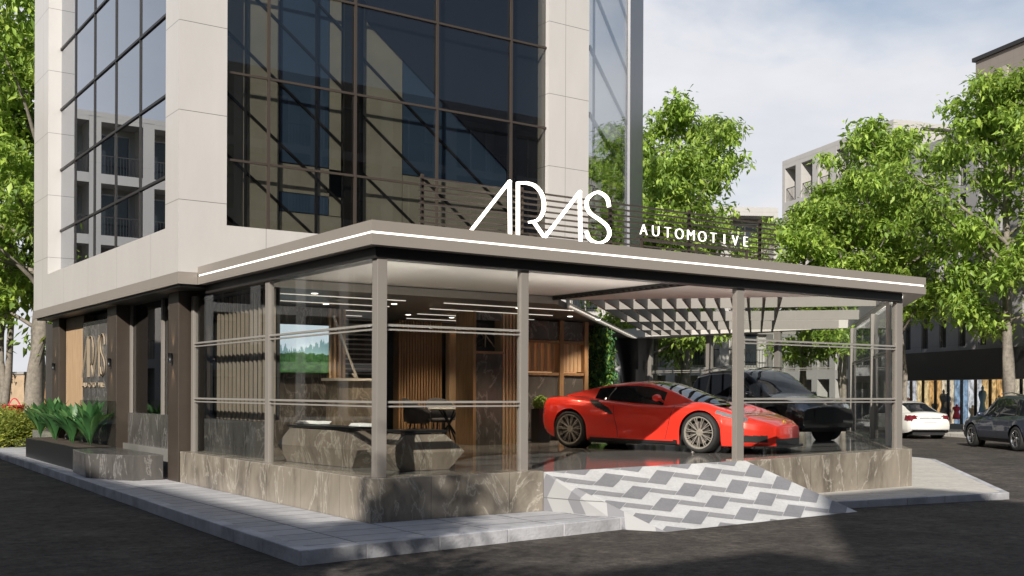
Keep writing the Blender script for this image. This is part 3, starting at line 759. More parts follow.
def make_tree(H, spread, seed, base=.22, nprim=30, per=60, leaf=.24, trunkr=.2, lean=(0,0), bark='bark', stems=1):
    r_ = random.Random(seed); tb = MB(); centres = []
    t = thing('street_tree', 'tree', 'tree')
    for st_ in range(stems):
        path = []; x = y = 0.; lx, ly = lean[0]+r_.uniform(-.08,.08)*(stems > 1), lean[1]+r_.uniform(-.08,.08)*(stems > 1)
        N_ = 12; hh = H*(1 if st_ == 0 else r_.uniform(.75,.95))
        for i in range(N_+1):
            z = hh*.93*i/N_; path.append(Vector((x+lx*z, y+ly*z, z))); x += r_.uniform(-.11,.11)*H/12; y += r_.uniform(-.11,.11)*H/12
        rad = [trunkr*(1-.9*(i/N_)**.9)*(1.35 if i == 0 else 1)/(1 if stems == 1 else 1.5)+.012 for i in range(N_+1)]
        tb.tube(path, rad, 10)
        def at(f): 
            q_ = f*N_; i = min(int(q_), N_-1); return path[i].lerp(path[i+1], q_-i)
        for k in range(nprim//stems):
            f = base+(1-base)*((k+r_.random())/(nprim//stems)); p = at(f)
            az = k*2.4+r_.uniform(-.5,.5); tt = (f-base)/(1-base)
            env = (math.sin(math.pi*(.16+.80*tt))**.75)
            L = spread*env*r_.uniform(.6,1.12)+.3; el = R(r_.uniform(8,38)+30*tt)
            d = Vector((math.cos(az)*math.cos(el), math.sin(az)*math.cos(el), math.sin(el)))
            pts = [p]; q_ = p.copy(); dd = d.copy()
            for s_ in range(5):
                dd = (dd+Vector((r_.uniform(-.2,.2), r_.uniform(-.2,.2), r_.uniform(-.12,.1)))).normalized(); q_ = q_+dd*L/5; pts.append(q_.copy())
            r0 = .028+.018*L*(1-tt*.5)
            tb.tube(pts, [r0*(1-.85*i/5) for i in range(6)], 5, cap=False)
            for s_ in range(r_.randint(5,8)):
                fi = r_.uniform(.35,1); bi = min(int(fi*5),4); b_ = pts[bi].lerp(pts[bi+1], fi*5-bi)
                e = Vector((r_.uniform(-1,1), r_.uniform(-1,1), r_.uniform(-.35,.7))).normalized()*r_.uniform(.25,.85)*(.35+.22*L)
                tb.tube([b_, b_+e*.5+Vector((0,0,.04)), b_+e], [.014,.009,.004], 4, cap=False)
                centres += [tuple(b_+e), tuple(b_+e*.6)]
            centres.append(tuple(pts[-1]))
    tb.build('trunk', M[bark], t, smooth=True, local=True)
    sp = .12+.036*spread
    leaf_obj('crown', leaf_cloud(centres, per, (sp*1.15,sp*1.15,sp*.75), leaf, seed+5), [M['leafA'],M['leafB'],M['leafC']], t)
    return t
usedT = set()
def place_tree(proto, p, rz, s, label, group='street trees around the showroom', sz=None):
    if proto in usedT: t = copy_tree(proto)
    else: t = proto; usedT.add(proto)
    t.location = p; t.rotation_euler = (0,0,rz); t.scale = (s, s, sz or s)
    tag(t, label, 'tree', group); return t
TA = make_tree(13.2, 4.1, 11, .30, 34, 40, .31, .26)
TB = make_tree(11.5, 3.4, 23, .36, 28, 38, .31, .16, stems=2)
TC = make_tree(14.2, 4.4, 37, .22, 32, 38, .32, .30, lean=(.04,.03))
TN = make_tree(11.0, 3.8, 51, .22, 24, 22, .26, .2, lean=(-.05,.1))
place_tree(TA, atd(1008, 40), .3, 1.0, 'tallest green street tree at the right edge with a pale trunk behind the grey car')
place_tree(TB, atd(905, 47), 1.9, 1.16, 'bushy green street tree between the roof corner and the tallest right hand tree')
place_tree(TB, atd(842, 44), 4.0, 1.0, 'green tree rising over the roof in front of the white framed block', sz=.93)
place_tree(TA, atd(803, 47), 2.6, .76, 'slim green tree over the right end of the roof slat screen')
place_tree(TC, atd(690, 44), 1.1, .95, 'large green tree just right of the glass tower behind the slat screen')
place_tree(TB, atd(648, 40), 5.1, .93, 'green tree directly beside the grey end pier of the tower')
place_tree(TA, atd(610, 47), 3.4, .95, 'green tree seen through the glass screen at the tower corner')
place_tree(TC, atd(34, 36), 0.5, 1.12, 'big leafy tree with a leaning grey trunk left of the tower')
place_tree(TB, atd(2, 40), 5.2, 1.3, 'tall dense tree behind the leaning trunk at the far left')
# trees across the street that dapple the pavement and show in the glass
place_tree(TN, Vector((-12.0,-12.6,0)), 0.4, .92, 'round street tree across the road behind the camera', 'trees across the road')
place_tree(TN, Vector((-7.2,-17.2,0)), 2.4, .9, 'short street tree across the road behind the camera', 'trees across the road')
place_tree(TN, Vector((-1.6,33,0)), 3.0, .85, 'street tree on the far side of the left street', 'trees across the road')

# ------------------------------------------------------------------ neighbouring buildings
M['cream'] = panelmat('cream_render', (.50,.47,.43), 3.1, 3.05, 0, 0, .7, .01, .7)
M['white'] = panelmat('white_render', (.40,.385,.37), 3.3, 3.4, 0, 0, .7, .01, .8)
M['greyst'] = panelmat('grey_stone', (.30,.29,.30), 1.2, 1.0, 0, 0, .75, .012, .75)
M['brown'] = panelmat('brown_brick', (.22,.19,.165), .8, .5, 0, 0, .8, .012, .8)
M['win'] = mat('dark_window', (.025,.03,.036), .06, 0, .1)
M['curtain'] = mat('curtain', (.34,.31,.27), .8, 0, .1)
def apt(label, p, rz, L, D_, H, floors, bays, wm, z0=0.0, pier=.45, slab=.35, rec=.9, group=None, side=True, rail=True, winw=.62):
    t = thing('apartment_building', label, 'building', p, rz, group)
    core = MB(); core.box(.02, L-.02, rec, D_, 0, H-.25)
    core.build('wall', wm, t, local=True)
    fr = MB(); bw = L/bays; fh = (H-z0)/floors
    for i in range(bays+1):
        x = i*bw; fr.box(max(0,x-pier/2), min(L,x+pier/2), 0, rec+.01, z0, H)
    for k in range(floors+1):
        z = z0+k*fh; fr.box(.004, L-.004, .006, rec+.3, z-slab/2, z+slab/2)
    fr.box(0, L, 0, D_, H-.02, H+.25); fr.build('facade_frame', wm, t, local=True)
    src = None
    for k in range(floors):
        for i in range(bays):
            x0 = i*bw+pier/2+(bw-pier)*(1-winw)/2; ww = (bw-pier)*winw
            if src is None:
                mb = MB(); mb.box(0, ww, -.05, .04, 0, fh*.70); src = mb.build('window', M['win'], t, local=True); o = src
                f_ = MB(); 
                for a in (0, ww*.5, ww): f_.box(a-.04, a+.04, -.09, -.03, -.04, fh*.7+.04)
                f_.box(-.04, ww+.04, -.088, -.032, -.05, .03); f_.box(-.04, ww+.04, -.088, -.032, fh*.7-.03, fh*.7+.05)
                fo = f_.build('window_frame', M['rail'], src, local=True)
            else:
                o = src.copy(); COL.objects.link(o); o.parent = t
                f2 = fo.copy(); COL.objects.link(f2); f2.parent = o
            o.location = (x0, rec, z0+k*fh+slab/2+.12)
    if rail:
        for k in range(floors):
            z = z0+k*fh+slab/2
            for i in range(bays):
                mb = MB(); xa, xb = i*bw+pier/2, (i+1)*bw-pier/2
                mb.box(xa, xb, .12, .15, z+.95, z+1.0)
                n_ = int((xb-xa)/.16)
                for j in range(n_): mb.box(xa+.16*j, xa+.16*j+.02, .125, .145, z, z+.952)
                mb.build('balcony_railing', M['darkbar'], t, local=True)
    return t
def skyl(pxa, dist, ang, px_far):     # far point on the line through (pxa, dist) with direction ang seen at px_far
    c = atd(pxa, dist); u = Vector((math.cos(ang), math.sin(ang), 0)); d = ray(px_far, 392); d.z = 0
    # CAM + d*s = c + u*t
    det = d.x*(-u.y)+d.y*u.x; rx, ry = c.x-CAM.x, c.y-CAM.y
    s_ = (rx*(-u.y)+ry*u.x)/det; p = CAM+d*s_; p.z = 0; return p, (p-c).length
hW = hz(124, 892, 66)
pW, LW = skyl(892, 66, R(72), 781)
apt('white framed apartment block with deep square bays above the right hand trees', pW, R(252), LW, 16, hW, 6, 6, M['white'], pier=.7, slab=.6, rec=1.8, rail=True, winw=.7)
hM = hz(212, 760, 60)
pM = atd(777, 60)
apt('low white block with a flat roof between the middle tree and the right hand trees', pM + Vector((math.cos(R(150)), math.sin(R(150)), 0))*24, R(330), 24, 12, hM, 4, 8, M['white'], pier=.5, slab=.45, rec=1.3, winw=.6)
pB = atd(974, 84); hB = hz(62, 974, 84)
t = thing('tower_block', 'tall brown brick block with a narrow window at the top right', 'building', pB, R(252))
MB().box(0, 26, 0, 18, 0, hB).build('wall', M['brown'], t, local=True)
MB().box(-.2, 26.2, -.2, 18.2, hB, hB+.3).build('parapet', M['darkbar'], t, local=True)
for i in range(5):
    for k in range(3):
        MB().box(2.6+4*i, 3.5+4*i, -.12, .2, hB-3.4-3.4*k, hB-1.2-3.4*k).build('window', M['curtain' if i == 0 else 'win'], t, local=True)
# street with shops on the right
pS, LS = skyl(1120, 40, R(66), 868)
t = apt('grey stone building with shop windows across the street on the right', pS, R(246), LS, 14, 13.5, 4, 12, M['greyst'], z0=3.75, pier=.95, slab=.35, rec=.9, winw=.8)
MB().box(-.05, LS+.05, -.35, .95, 2.40, 3.72).build('shop_canopy', M['black'], t, local=True)
MB().box(.05, LS-.05, .5, .95, .02, .35).build('shop_sill', M['greyst'], t, local=True)
shopc = [(.9,.72,.5),(.85,.85,.9),(.55,.75,.95),(.95,.55,.22),(.7,.6,.55),(.35,.5,.7),(.95,.62,.28),(1,.75,.4),(.95,.8,.6)]
nb = 17; bw = LS/nb
figs = [MB() for _ in range(4)]
fm = [mat('garment_red', (.65,.05,.08), .8), mat('garment_grey', (.25,.24,.26), .8), mat('garment_tan', (.75,.58,.42), .8), mat('garment_blue', (.14,.28,.5), .8)]
for i in range(nb):
    c = shopc[(i*5+i//3) % len(shopc)]
    m, nt, b = newmat('shop_light'); n = nd(nt, 'ShaderNodeTexNoise', Scale=2.3, Detail=5, Roughness=.6, Distortion=.5); nt.links.new(coords(nt, (1.6,1,1), (0,0,0)), n.inputs['Vector'])
    r = ramp(nt, [(.34, tuple(v*.22 for v in c)), (.48, tuple(v*.6 for v in c)), (.62, c)]); nt.links.new(n.outputs['Fac'], r.inputs[0])
    nt.links.new(r.outputs[0], b.inputs['Emission Color']); b.inputs['Emission Strength'].default_value = .8; nt.links.new(r.outputs[0], b.inputs['Base Color'])
    MB().box(i*bw+.05, (i+1)*bw-.05, .86, .90, .36, 2.40).build('shop_interior', m, t, local=True)
    MB().box(i*bw-.035, i*bw+.035, .50, .62, .35, 2.40).build('shop_mullion', M['black'], t, local=True)
    MB().box(i*bw+.04, (i+1)*bw-.04, .54, .56, .36, 2.40).build('shop_window', M['glass'], t, local=True)
    for j in range(rng.randint(1, 3)):
        x = i*bw+rng.uniform(.25, bw-.25); h = rng.uniform(.7, 1.6); k = rng.randrange(4); z0 = .36+rng.choice([0, .2, .5])
        mb = MB(); mb.lathe([(.01,0),(.20,.02),(.17,h*.25),(.10,h*.5),(.19,h*.72),(.16,h*.82),(.05,h*.86),(.07,h*.93),(.01,h)], 10, c=(x,.74,z0))
        mb.build('display_figure', fm[k], t, smooth=True, local=True)
kp = pS + Vector((math.sin(R(246)), -math.cos(R(246)), 0))*0
ux = Vector((math.cos(R(246)), math.sin(R(246)), 0)); uy = Vector((math.sin(R(246)), -math.cos(R(246)), 0))
a = pS-ux*10+uy*3.4; b_ = pS+ux*(LS+15)+uy*3.4; c = b_-uy*3.6; d = a-uy*3.6
struct(MB().prism([tuple(p[:2]) for p in (a,b_,c,d)], -.05, .13), 'far_pavement', M['pave_r'])
# blocks across the streets, seen in the glass and shading the road
apt('cream apartment block with tall piers across the left street', (-20.4,-12.0,0), R(90), 46, 12, 14.7, 4, 13, M['cream'], pier=.6, slab=.4, rec=1.2, winw=.6)
apt('pale block with square bays closing the left street', (-25,47,0), 0, 22, 12, 16, 5, 8, M['white'], pier=.6, slab=.5, rec=1.5, winw=.7)
apt('cream corner block across the left street', (-23.2,-22.0,0), R(90), 7.6, 12, 17, 5, 2, M['cream'], pier=.6, slab=.4, rec=1.2)
apt('cream apartment block across the road behind the camera', (-17.0,-22.3,0), R(180), 34, 12, 15, 5, 9, M['cream'], pier=.6, slab=.4, rec=1.2)
apt('narrow tall stone stair tower across the road', (-14.3,-23.4,0), R(180), 2.68, 10, 18.7, 6, 1, M['greyst'], pier=.5, rec=.8, rail=False)  # unseen volume, width and height set so its shadow falls across the ramp
apt('long stone apartment block across the road', (38,-22.7,0), R(180), 52.25, 12, 16.3, 5, 14, M['greyst'], pier=.6, slab=.4, rec=1.2)

# ------------------------------------------------------------------ left end: garden wall, gate, shrubs
p = atd(-60, 44); q_ = atd(70, 40)
t = thing('garden_wall', 'tan stone garden wall behind the shrubs at the far left', 'wall', p, math.atan2(q_.y-p.y, q_.x-p.x))
Lw = (q_-p).length
M['tanstone'] = paver('tan_stone', (.42,.30,.20), (.34,.24,.16), (.2,.15,.1), .8, .3, .01)
MB().box(0, Lw*.73, 0, .35, 0, 2.35).build('wall', mat('tan_wall', (.42,.31,.21), .8, 0, .2, 2.2, .4, 20), t, local=True)
MB().box(-.05, Lw*.73+.03, -.05, .4, 2.352, 2.45).build('coping', M['greyst'], t, local=True)
gt = MB()
for k in range(14): gt.box(Lw*.73+.06+k*.14, Lw*.73+.18+k*.14, .1, .16, .1, 2.3)
gt.box(Lw*.73+.06, Lw*.73+2.0, .16, .2, .4, .5); gt.box(Lw*.73+.06, Lw*.73+2.0, .16, .2, 1.8, 1.9)
gt.build('wooden_gate', M['wood'], t, local=True)
pr = atd(14, 36)
t = thing('flower_pot', 'red flower pot standing on a stone post by the shrubs', 'pot', pr)
MB().box(-.16,.16,-.16,.16,0,.70).build('post', M['greyst'], t, local=True)
z = .705; MB().lathe([(.001,z),(.26,z),(.37,z+.5),(.41,z+.5),(.41,z+.56),(.35,z+.56),(.30,z+.42),(.001,z+.42)], 20).build('pot', mat('red_glaze', (.42,.02,.03), .35), t, smooth=False, local=True)
ho = MB(); ho.tube([(-.2+.4*i/8, 0, z+.5+.28*math.sin(math.pi*i/8)) for i in range(9)], .02, 6); ho.build('handle', fm[0], t, smooth=True, local=True)
sb = MB(); sb.prism([(0,0),(1.5,0),(1.5,1.4),(0,1.4)], .15, .42)
pk = onZ(25, 447, .15)
t = MB(); t.box(-.35,.9,-.2,1.3,0,.25); t.box(.2,.9,.35,1.3,.252,.5); o = t.build('stone_step', M['greyst'], bevel=.01); o.location = (pk.x+.1, pk.y+.3, .15)
tag(o, 'two low dark stone steps at the far end of the planter', 'steps')
def shrub(p, r_, h, seed, label, mats=('shrubA','shrubB')):
    q_ = random.Random(seed)
    t = thing('shrub', label, 'shrub', p, 0, 'yellow green shrubs along the left pavement'); cs = []; tb = MB()
    for i in range(60):
        az, el = q_.uniform(0,6.28), math.asin(q_.uniform(.05,1)); k = q_.uniform(.55,1)
        c = Vector((r_*k*math.cos(az)*math.cos(el), r_*k*math.sin(az)*math.cos(el), .1+h*k*math.sin(el)*.9)); cs.append(tuple(c))
        if i % 3 == 0: tb.tube([(0,0,0), tuple(c*.5+Vector((0,0,.05))), tuple(c)], [.02,.012,.004], 5)
    tb.build('stems', M['bark'], t, local=True)
    leaf_obj('foliage', leaf_cloud(cs, 60, (.13,.13,.11), .13, seed, 2, -.3), [M[m] for m in mats], t)
for i, (px, dd, r_, h, lb_) in enumerate([(-12,31,.9,1.15,'round yellow green shrub cut by the left edge'), (12,31,.8,1.05,'middle yellow green shrub left of the planter'),
        (34,31.5,.75,1.0,'yellow green shrub nearest the planter'), (2,35,1.0,1.3,'taller yellow green shrub behind the front shrubs'), (30,36,.8,1.1,'small green shrub below the leaning trunk'), (-25,34,1.0,1.3,'yellow green shrub outermost on the left')]):
    shrub(atd(px, dd, .1), r_, h, 70+i, lb_)

# ------------------------------------------------------------------ showroom interior
def box_thing(name, lbl, cat, parts, loc=(0,0,0), group=None):
    t = thing(name, lbl, cat, loc, 0, group)
    for nm, mb, m in parts: mb.build(nm, m, t)
    return t
# slat screen and marble dado behind the left glass
mb = MB()
for k in range(15):
    y = 4.35+.19*k; mb.box(.55,.59,y,y+.055,1.27,3.36)
mb2 = MB(); mb2.box(.62,.64,4.3,7.2,1.3,3.38)
box_thing('slat_screen', 'vertical pale slat screen standing inside the left glazing', 'screen', [('slat', mb, mat('taupe_slat', (.27,.225,.18), .5)), ('backing', mb2, mat('screen_back', (.035,.033,.032), .6))])
mb = MB(); mb.box(.43,.66,4.75,7.3,ZF,1.26); o = mb.build('marble_dado', M['marble_dk']); tag(o, 'grey marble low wall under the slat screen inside the left glass', 'low wall')
# reception backdrop with screen
mb = MB(); mb.box(.75,3.35,7.6,7.8,ZF,3.37); w2 = MB()
for x in (3.0,3.1,3.2,3.3): w2.box(x,x+.05,7.5,7.598,ZF,3.36)
box_thing('reception_wall', 'dark marble partition behind the reception with oak strips on its right edge', 'partition', [('stone_panel', mb, M['marble_dk']), ('oak_strip', w2, M['wood_lt'])])
# the landscape on the screen
m, nt, b = newmat('landscape_screen')
tc = nt.nodes.new('ShaderNodeTexCoord'); sp = nt.nodes.new('ShaderNodeSeparateXYZ'); nt.links.new(tc.outputs['Generated'], sp.inputs[0])
n = nd(nt, 'ShaderNodeTexNoise', Scale=9, Detail=8, Roughness=.7); nt.links.new(tc.outputs['Generated'], n.inputs['Vector'])
mpx = nt.nodes.new('ShaderNodeMapping'); mpx.inputs['Scale'].default_value = (14,1,1.5); nt.links.new(tc.outputs['Generated'], mpx.inputs[0])
nv = nd(nt, 'ShaderNodeTexNoise', Scale=1.6, Detail=5, Roughness=.7); nt.links.new(mpx.outputs[0], nv.inputs['Vector'])
edge = mth(nt, 'MULTIPLY_ADD', nv.outputs['Fac'], .75, mth(nt, 'MULTIPLY', mth(nt, 'ABSOLUTE', mth(nt, 'SUBTRACT', sp.outputs[0], .5)), .45))
f_ = mth(nt, 'LESS_THAN', sp.outputs[2], mth(nt, 'ADD', edge, .08)); f2 = mth(nt, 'LESS_THAN', sp.outputs[2], mth(nt, 'MULTIPLY_ADD', n.outputs['Fac'], .35, .22))
rg = ramp(nt, [(.35, (.01,.035,.015)), (.65, (.05,.12,.04))]); nt.links.new(n.outputs['Fac'], rg.inputs[0])
cc = mixc((.62,.74,.82), (.20,.33,.36), f_); cc = mixc(cc, rg.outputs[0], f2)
nt.links.new(cc, b.inputs['Emission Color']); b.inputs['Emission Strength'].default_value = .75; nt.links.new(cc, b.inputs['Base Color']); b.inputs['Roughness'].default_value = .2
q1, q2 = onY(257, 372, 7.5), onY(328, 326, 7.5)
tv = thing('wall_screen', 'wide wall screen showing a misty green forest landscape', 'screen', (1.6,7.5,2.3))
MB().box(q1.x, q2.x, 7.48, 7.50, q1.z, q2.z).build('display', m, tv); MB().box(q1.x-.02, q2.x+.02, 7.502, 7.57, q1.z-.02, q2.z+.02).build('casing', M['black'], tv)
# faceted marble desks
def facet_desk(a, b_, lbl, h=.52, dep=.42):
    a = Vector((*a,0)); b_ = Vector((*b_,0)); d = (b_-a).normalized(); s = Vector((d.y,-d.x,0)); L = (b_-a).length
    t = thing('reception_desk', lbl, 'desk', (a+b_)/2+Vector((0,0,ZF)))
    mb = MB(); V_ = []
    for sg_ in (1,-1):
        for (x, z) in ((.22,0),(L-.22,0),(L,h*.5),(L-.3,h),(.3,h),(0,h*.5)):
            o_ = .5*dep if z != h*.5 else .62*dep
            p = a+d*x+s*o_*sg_; V_.append((p.x,p.y,ZF+z))
    mb.add(V_, [(0,1,2,5),(5,2,3,4),(11,8,7,6),(10,9,8,11)]+[(i,(i+6),((i+1)%6)+6,(i+1)%6) for i in range(6)])
    mb.build('body', M['marble_desk'], t, bevel=.008)
    mb = MB(); p0, p1 = a+d*.27, b_-d*.27
    mb.beam(p0+Vector((0,0,ZF+h+.03)), p1+Vector((0,0,ZF+h+.03)), dep*1.12, .035); mb.build('top', M['black'], t)
    return t
pa, pb = onZ(284, 470, ZF), onZ(384, 476, ZF)
facet_desk((.72,4.0), (.95,1.75), 'faceted dark marble reception desk behind the left glass')
pc, pd = onZ(372, 474, ZF), onZ(432, 466, ZF)
facet_desk((.75,1.25), (1.95,1.25), 'faceted marble counter just inside the first front window', .50, .5)
# white slabs standing in for light reflections on the desk
for i, (y, x) in enumerate(((3.6,.75),(3.35,.85),(2.15,.93),(1.95,.98))):
    mb = MB(); 
    for k in range(3): mb.box(x-.10+.02*k, x+.12+.02*k, y-.16+.01*k, y+.12+.01*k, ZF+.58+.014*k, ZF+.592+.014*k)
    o = mb.build('paper_stack', mat('paper', (.8,.8,.78), .6)); tag(o, 'small stack of white papers, number of leaves loose, on the reception desk' if False else ['white paper stack at the far end of the reception desk','second white paper stack from the far end of the desk','white paper stack near the front end of the desk','white paper stack closest to the corner post'][i], 'papers', 'papers on the desk')
# light stone block and bar counter in the middle
q1 = atd(354, 20.5)
mb = MB(); mb.box(q1.x-.35,q1.x+.55,q1.y,q1.y+.5,ZF,1.95); mt_ = MB(); mt_.box(q1.x-.42,q1.x+.62,q1.y-.06,q1.y+.56,1.952,2.0)
box_thing('stone_counter', 'tall pale stone counter standing between the reception and the corner post', 'counter', [('body', mb, M['marble_lit']), ('top', mt_, M['soffit'])])
# handrail of the stair
t = thing('stair', 'dark stair with slanted pale handrails at the back left of the showroom', 'stair', (3.6,7.4,ZF))
s0 = MB()
for k in range(12): s0.box(3.55, 4.35, 8.6+.22*k, 8.85+.22*k, ZF+.17*k, ZF+.17*k+.05)
s0.build('tread', M['bronze'], t)
h_ = MB(); h_.beam((2.95,7.2,3.2), (3.75,7.2,1.3), .035,.035); h_.beam((3.35,7.2,2.1),(3.75,7.2,1.55),.03,.03); h_.build('handrail', M['soffit'], t)
lv = MB()
for k in range(18): lv.box(3.36,4.5,8.2,8.24,1.5+.1*k,1.53+.1*k)
lv.build('louver_panel', M['rail'], t)
# oak clad wall
t = thing('oak_wall', 'oak clad wall with tall fins and a stone wing behind the round table', 'partition', (6,10.4,ZF))
x0, x1 = onY(397,400,9.6).x, onY(441,400,9.6).x
mb = MB(); mb.box(x0,x1,9.6,9.8,ZF,3.36)
n_ = 16
for k in range(n_): mb.box(x0+(x1-x0)*k/n_, x0+(x1-x0)*(k+.62)/n_, 9.54,9.599,ZF,3.35)
mb.build('oak_panel', M['wood'], t)
x2 = onY(472,400,9.6).x
for k in range(5):
    MB().box(x1+.12+(x2-x1)*k/5, x1+.30+(x2-x1)*k/5, 9.45, 9.62, ZF, 3.15).build('oak_fin', M['wood_lt'], t)
MB().box(x1+.01,x2,9.85,9.95,ZF,3.36).build('backing', M['darkbar'], t)
for k in range(4):
    mb = MB(); mb.lathe([(.001,3.17),(.05,3.17),(.07,3.22),(.001,3.24)], 10, c=(x1+.32+(x2-x1)*k/5,9.4,0)); mb.build('spot_light', emit('warm_spot', (1,.6,.25), 3), t)
# marble pier with niche and oak slat end, near the second post
def pier(px0, px1, Y_, name, lbl):
    xa, xb = onY(px0,400,Y_).x, onY(px1,400,Y_).x
    return xa, xb
Yp = 6.6
xa, xb = onY(474,400,Yp).x, onY(502,400,Yp).x; xc = onY(518,400,Yp).x
t = thing('stone_pier', 'dark marble pier with a lit niche and an oak slat end beside the second post', 'pier', (xa,Yp,ZF))
z1 = hz(352,488,22); z2 = hz(320,488,22)
MB().box(xa,xb,Yp,Yp+.6,ZF,z1).build('stone_panel', M['marble_dk'], t); MB().box(xa+.05,xb,Yp+.3,Yp+.6,z1+.002,z2).build('niche', M['black'], t)
MB().box(xa,xb,Yp,Yp+.6,z2+.002,3.37).build('stone_panel', M['marble_dk'], t)
mb = MB(); mb.box(xa-.07,xa-.002,Yp-.06,Yp+.6,ZF,3.37); mb.box(xa,xb,Yp-.05,Yp-.003,z1-.03,z1+.02); mb.build('oak_frame', M['wood'], t)
mb = MB(); mb.box(xb+.002,xc+.1,Yp+.06,Yp+.6,ZF,3.37)
for k in range(6): mb.box(xb+.01+(xc+.1-xb)*k/6, xb+.01+(xc+.1-xb)*(k+.6)/6, Yp,Yp+.058,ZF,3.36)
mb.build('oak_slats', M['wood_lt'], t)
# reflection of the roof sign in the niche, built as mirrored letters
t2 = thing('niche_sign', 'small pale AS sign hung in the dark niche of the marble pier', 'sign', (xa+.3,Yp+.25,z1+.1))
zc = hz(347,488,22); w_ = (xb-xa)*.62
for k in ('A2','S'):
    mb = MB(); off = min(p[0] for s_ in STR['A2'] for p in s_)
    for s_ in STR[k]: stroke(mb, [Vector((xb-.06-(x-off)/1.15*w_, Yp+.22, zc+.02+(z-3.86)*.36)) for x, z in s_], .02, Vector((0,.02,0)))
    mb.build('letter', M['sign3'], t2)
# niche wall behind the red car
Yn = 7.6
xn0, xn1 = onY(524,400,Yn).x, onY(586,400,Yn).x; xm = onY(560,400,Yn).x
t = thing('niche_wall', 'oak framed wall of dark stone squares and lit niches behind the red car', 'partition', (xn0,Yn,ZF))
zz = [ZF, hz(374,556,24.5), hz(342,556,24.5), 3.37]
MB().box(xn0,xn1,Yn+.3,Yn+.5,ZF,3.37).build('backing', M['darkbar'], t)
for (a, b_) in ((xn0,xm-.06),(xm+.06,xn1-.1)):
    for k in (0,2):
        MB().box(a,b_,Yn,Yn+.28,zz[k]+.04,zz[k+1]-.04).build('stone_panel', M['marble_dk'], t)
    mb = MB()
    for j in range(5): mb.box(a+.05+(b_-a)*j/5.2, a+.15+(b_-a)*j/5.2, Yn+.08,Yn+.2,zz[1]+.05,zz[2]-.03)
    mb.build('oak_fin', M['wood_lt'], t)
    MB().box(a,b_,Yn+.24,Yn+.29,zz[1]+.03,zz[2]-.02).build('niche_light', emit('niche_glow', (1,.62,.33), .35), t)
mb = MB()
for x in (xm,xn1-.04): mb.box(x-.055,x+.055,Yn-.05,Yn+.3,ZF,3.36)
for k in (1,2): mb.box(xn0,xm-.06,Yn-.03,Yn+.29,zz[k]-.035,zz[k]+.025); mb.box(xm+.06,xn1-.1,Yn-.03,Yn+.29,zz[k]-.035,zz[k]+.025)
mb.build('oak_frame', M['wood'], t)
# planted wall
Yg = 8.6; xg0, xg1 = onY(587,400,Yg).x, onY(611,400,Yg).x
t = thing('green_wall', 'narrow vertical green wall of hanging plants beside the niche wall', 'plant wall', (xg0,Yg,ZF))
MB().box(xg0,xg1,Yg+.1,Yg+.25,ZF,3.37).build('backing', M['black'], t)
cs = [(rng.uniform(xg0,xg1)-xg0, rng.uniform(-.12,.05), rng.uniform(0,2.65)) for _ in range(150)]
leaf_obj('foliage', leaf_cloud(cs, 30, (.08,.06,.1), .13, 5, 3, .6), [M['planta'],M['leafA'],M['plantb']], t)
pt_ = onY(540,410,6.9)
t = thing('potted_bush', 'clipped round green bush in a tall black pot beside the red car', 'potted plant', (pt_.x,6.9,ZF))
MB().box(-.14,.14,-.14,.14,0,.72).build('pot', M['black'], t, local=True)
cs = [tuple(Vector((rng.gauss(0,1),rng.gauss(0,1),rng.gauss(0,1))).normalized()*.13+Vector((0,0,.84))) for _ in range(90)]
leaf_obj('foliage', leaf_cloud(cs, 40, (.02,.02,.02), .05, 8, 3, 0), [M['leafA'],M['leafB'],M['plantb']], t)
# seating group
tb = thing('round_table', 'low round table with crossed black legs between the lounge chairs', 'table', (6.1,8.1,ZF))
MB().lathe([(.001,.70),(.44,.70),(.45,.715),(.44,.73),(.001,.73)], 32, c=(6.1,8.1,ZF)).build('tabletop', M['soffit'], tb)
for a in (0, 1.57):
    mb = MB(); c_, s_ = math.cos(a+.5)*.3, math.sin(a+.5)*.3
    mb.beam((6.1-c_,8.1-s_,ZF),(6.1+c_*.8,8.1+s_*.8,ZF+.69),.03,.03); mb.beam((6.1+c_,8.1+s_,ZF),(6.1-c_*.8,8.1-s_*.8,ZF+.69),.03,.03); mb.build('leg', M['black'], tb)
def chair(loc, rz, lbl):
    t = thing('lounge_chair', lbl, 'chair', loc, rz, 'dark lounge chairs around the round table')
    mb = MB(); mb.lathe([(.001,.40),(.22,.40),(.26,.44),(.24,.49),(.001,.50)], 20); mb.build('seat', M['cush'], t, smooth=True, local=True)
    mb = MB(); n_ = 14; vs_ = []
    for i in range(n_+1):
        a = R(-115+230*i/n_); h = .42+.42*math.cos(a*.62)**1.2
        for r_, z in ((.27,.46),(.31,h+.10),(.34,h+.10),(.30,.44)): vs_.append((r_*math.cos(a), r_*math.sin(a), z))
    fs = []
    for i in range(n_):
        for k in range(4): fs.append((i*4+k, i*4+(k+1)%4, (i+1)*4+(k+1)%4, (i+1)*4+k))
    fs += [(0,1,2,3),(n_*4+3,n_*4+2,n_*4+1,n_*4)]
    mb.add(vs_, fs); mb.build('backrest', M['cush'], t, smooth=True, local=True)
    for a in (45,135,225,315):
        mb = MB(); c_, s_ = math.cos(R(a)), math.sin(R(a)); mb.tube([(c_*.24,s_*.24,0),(c_*.17,s_*.17,.41)], [.012,.018], 8); mb.build('leg', M['black'], t, local=True)
M['cush'] = mat('charcoal_cushion', (.035,.035,.04), .8)
chair((5.45,8.3,ZF), R(170), 'dark lounge chair left of the round table')
chair((6.7,7.75,ZF), R(-10), 'dark lounge chair right of the round table')
chair((6.35,8.85,ZF), R(80), 'dark lounge chair behind the round table')
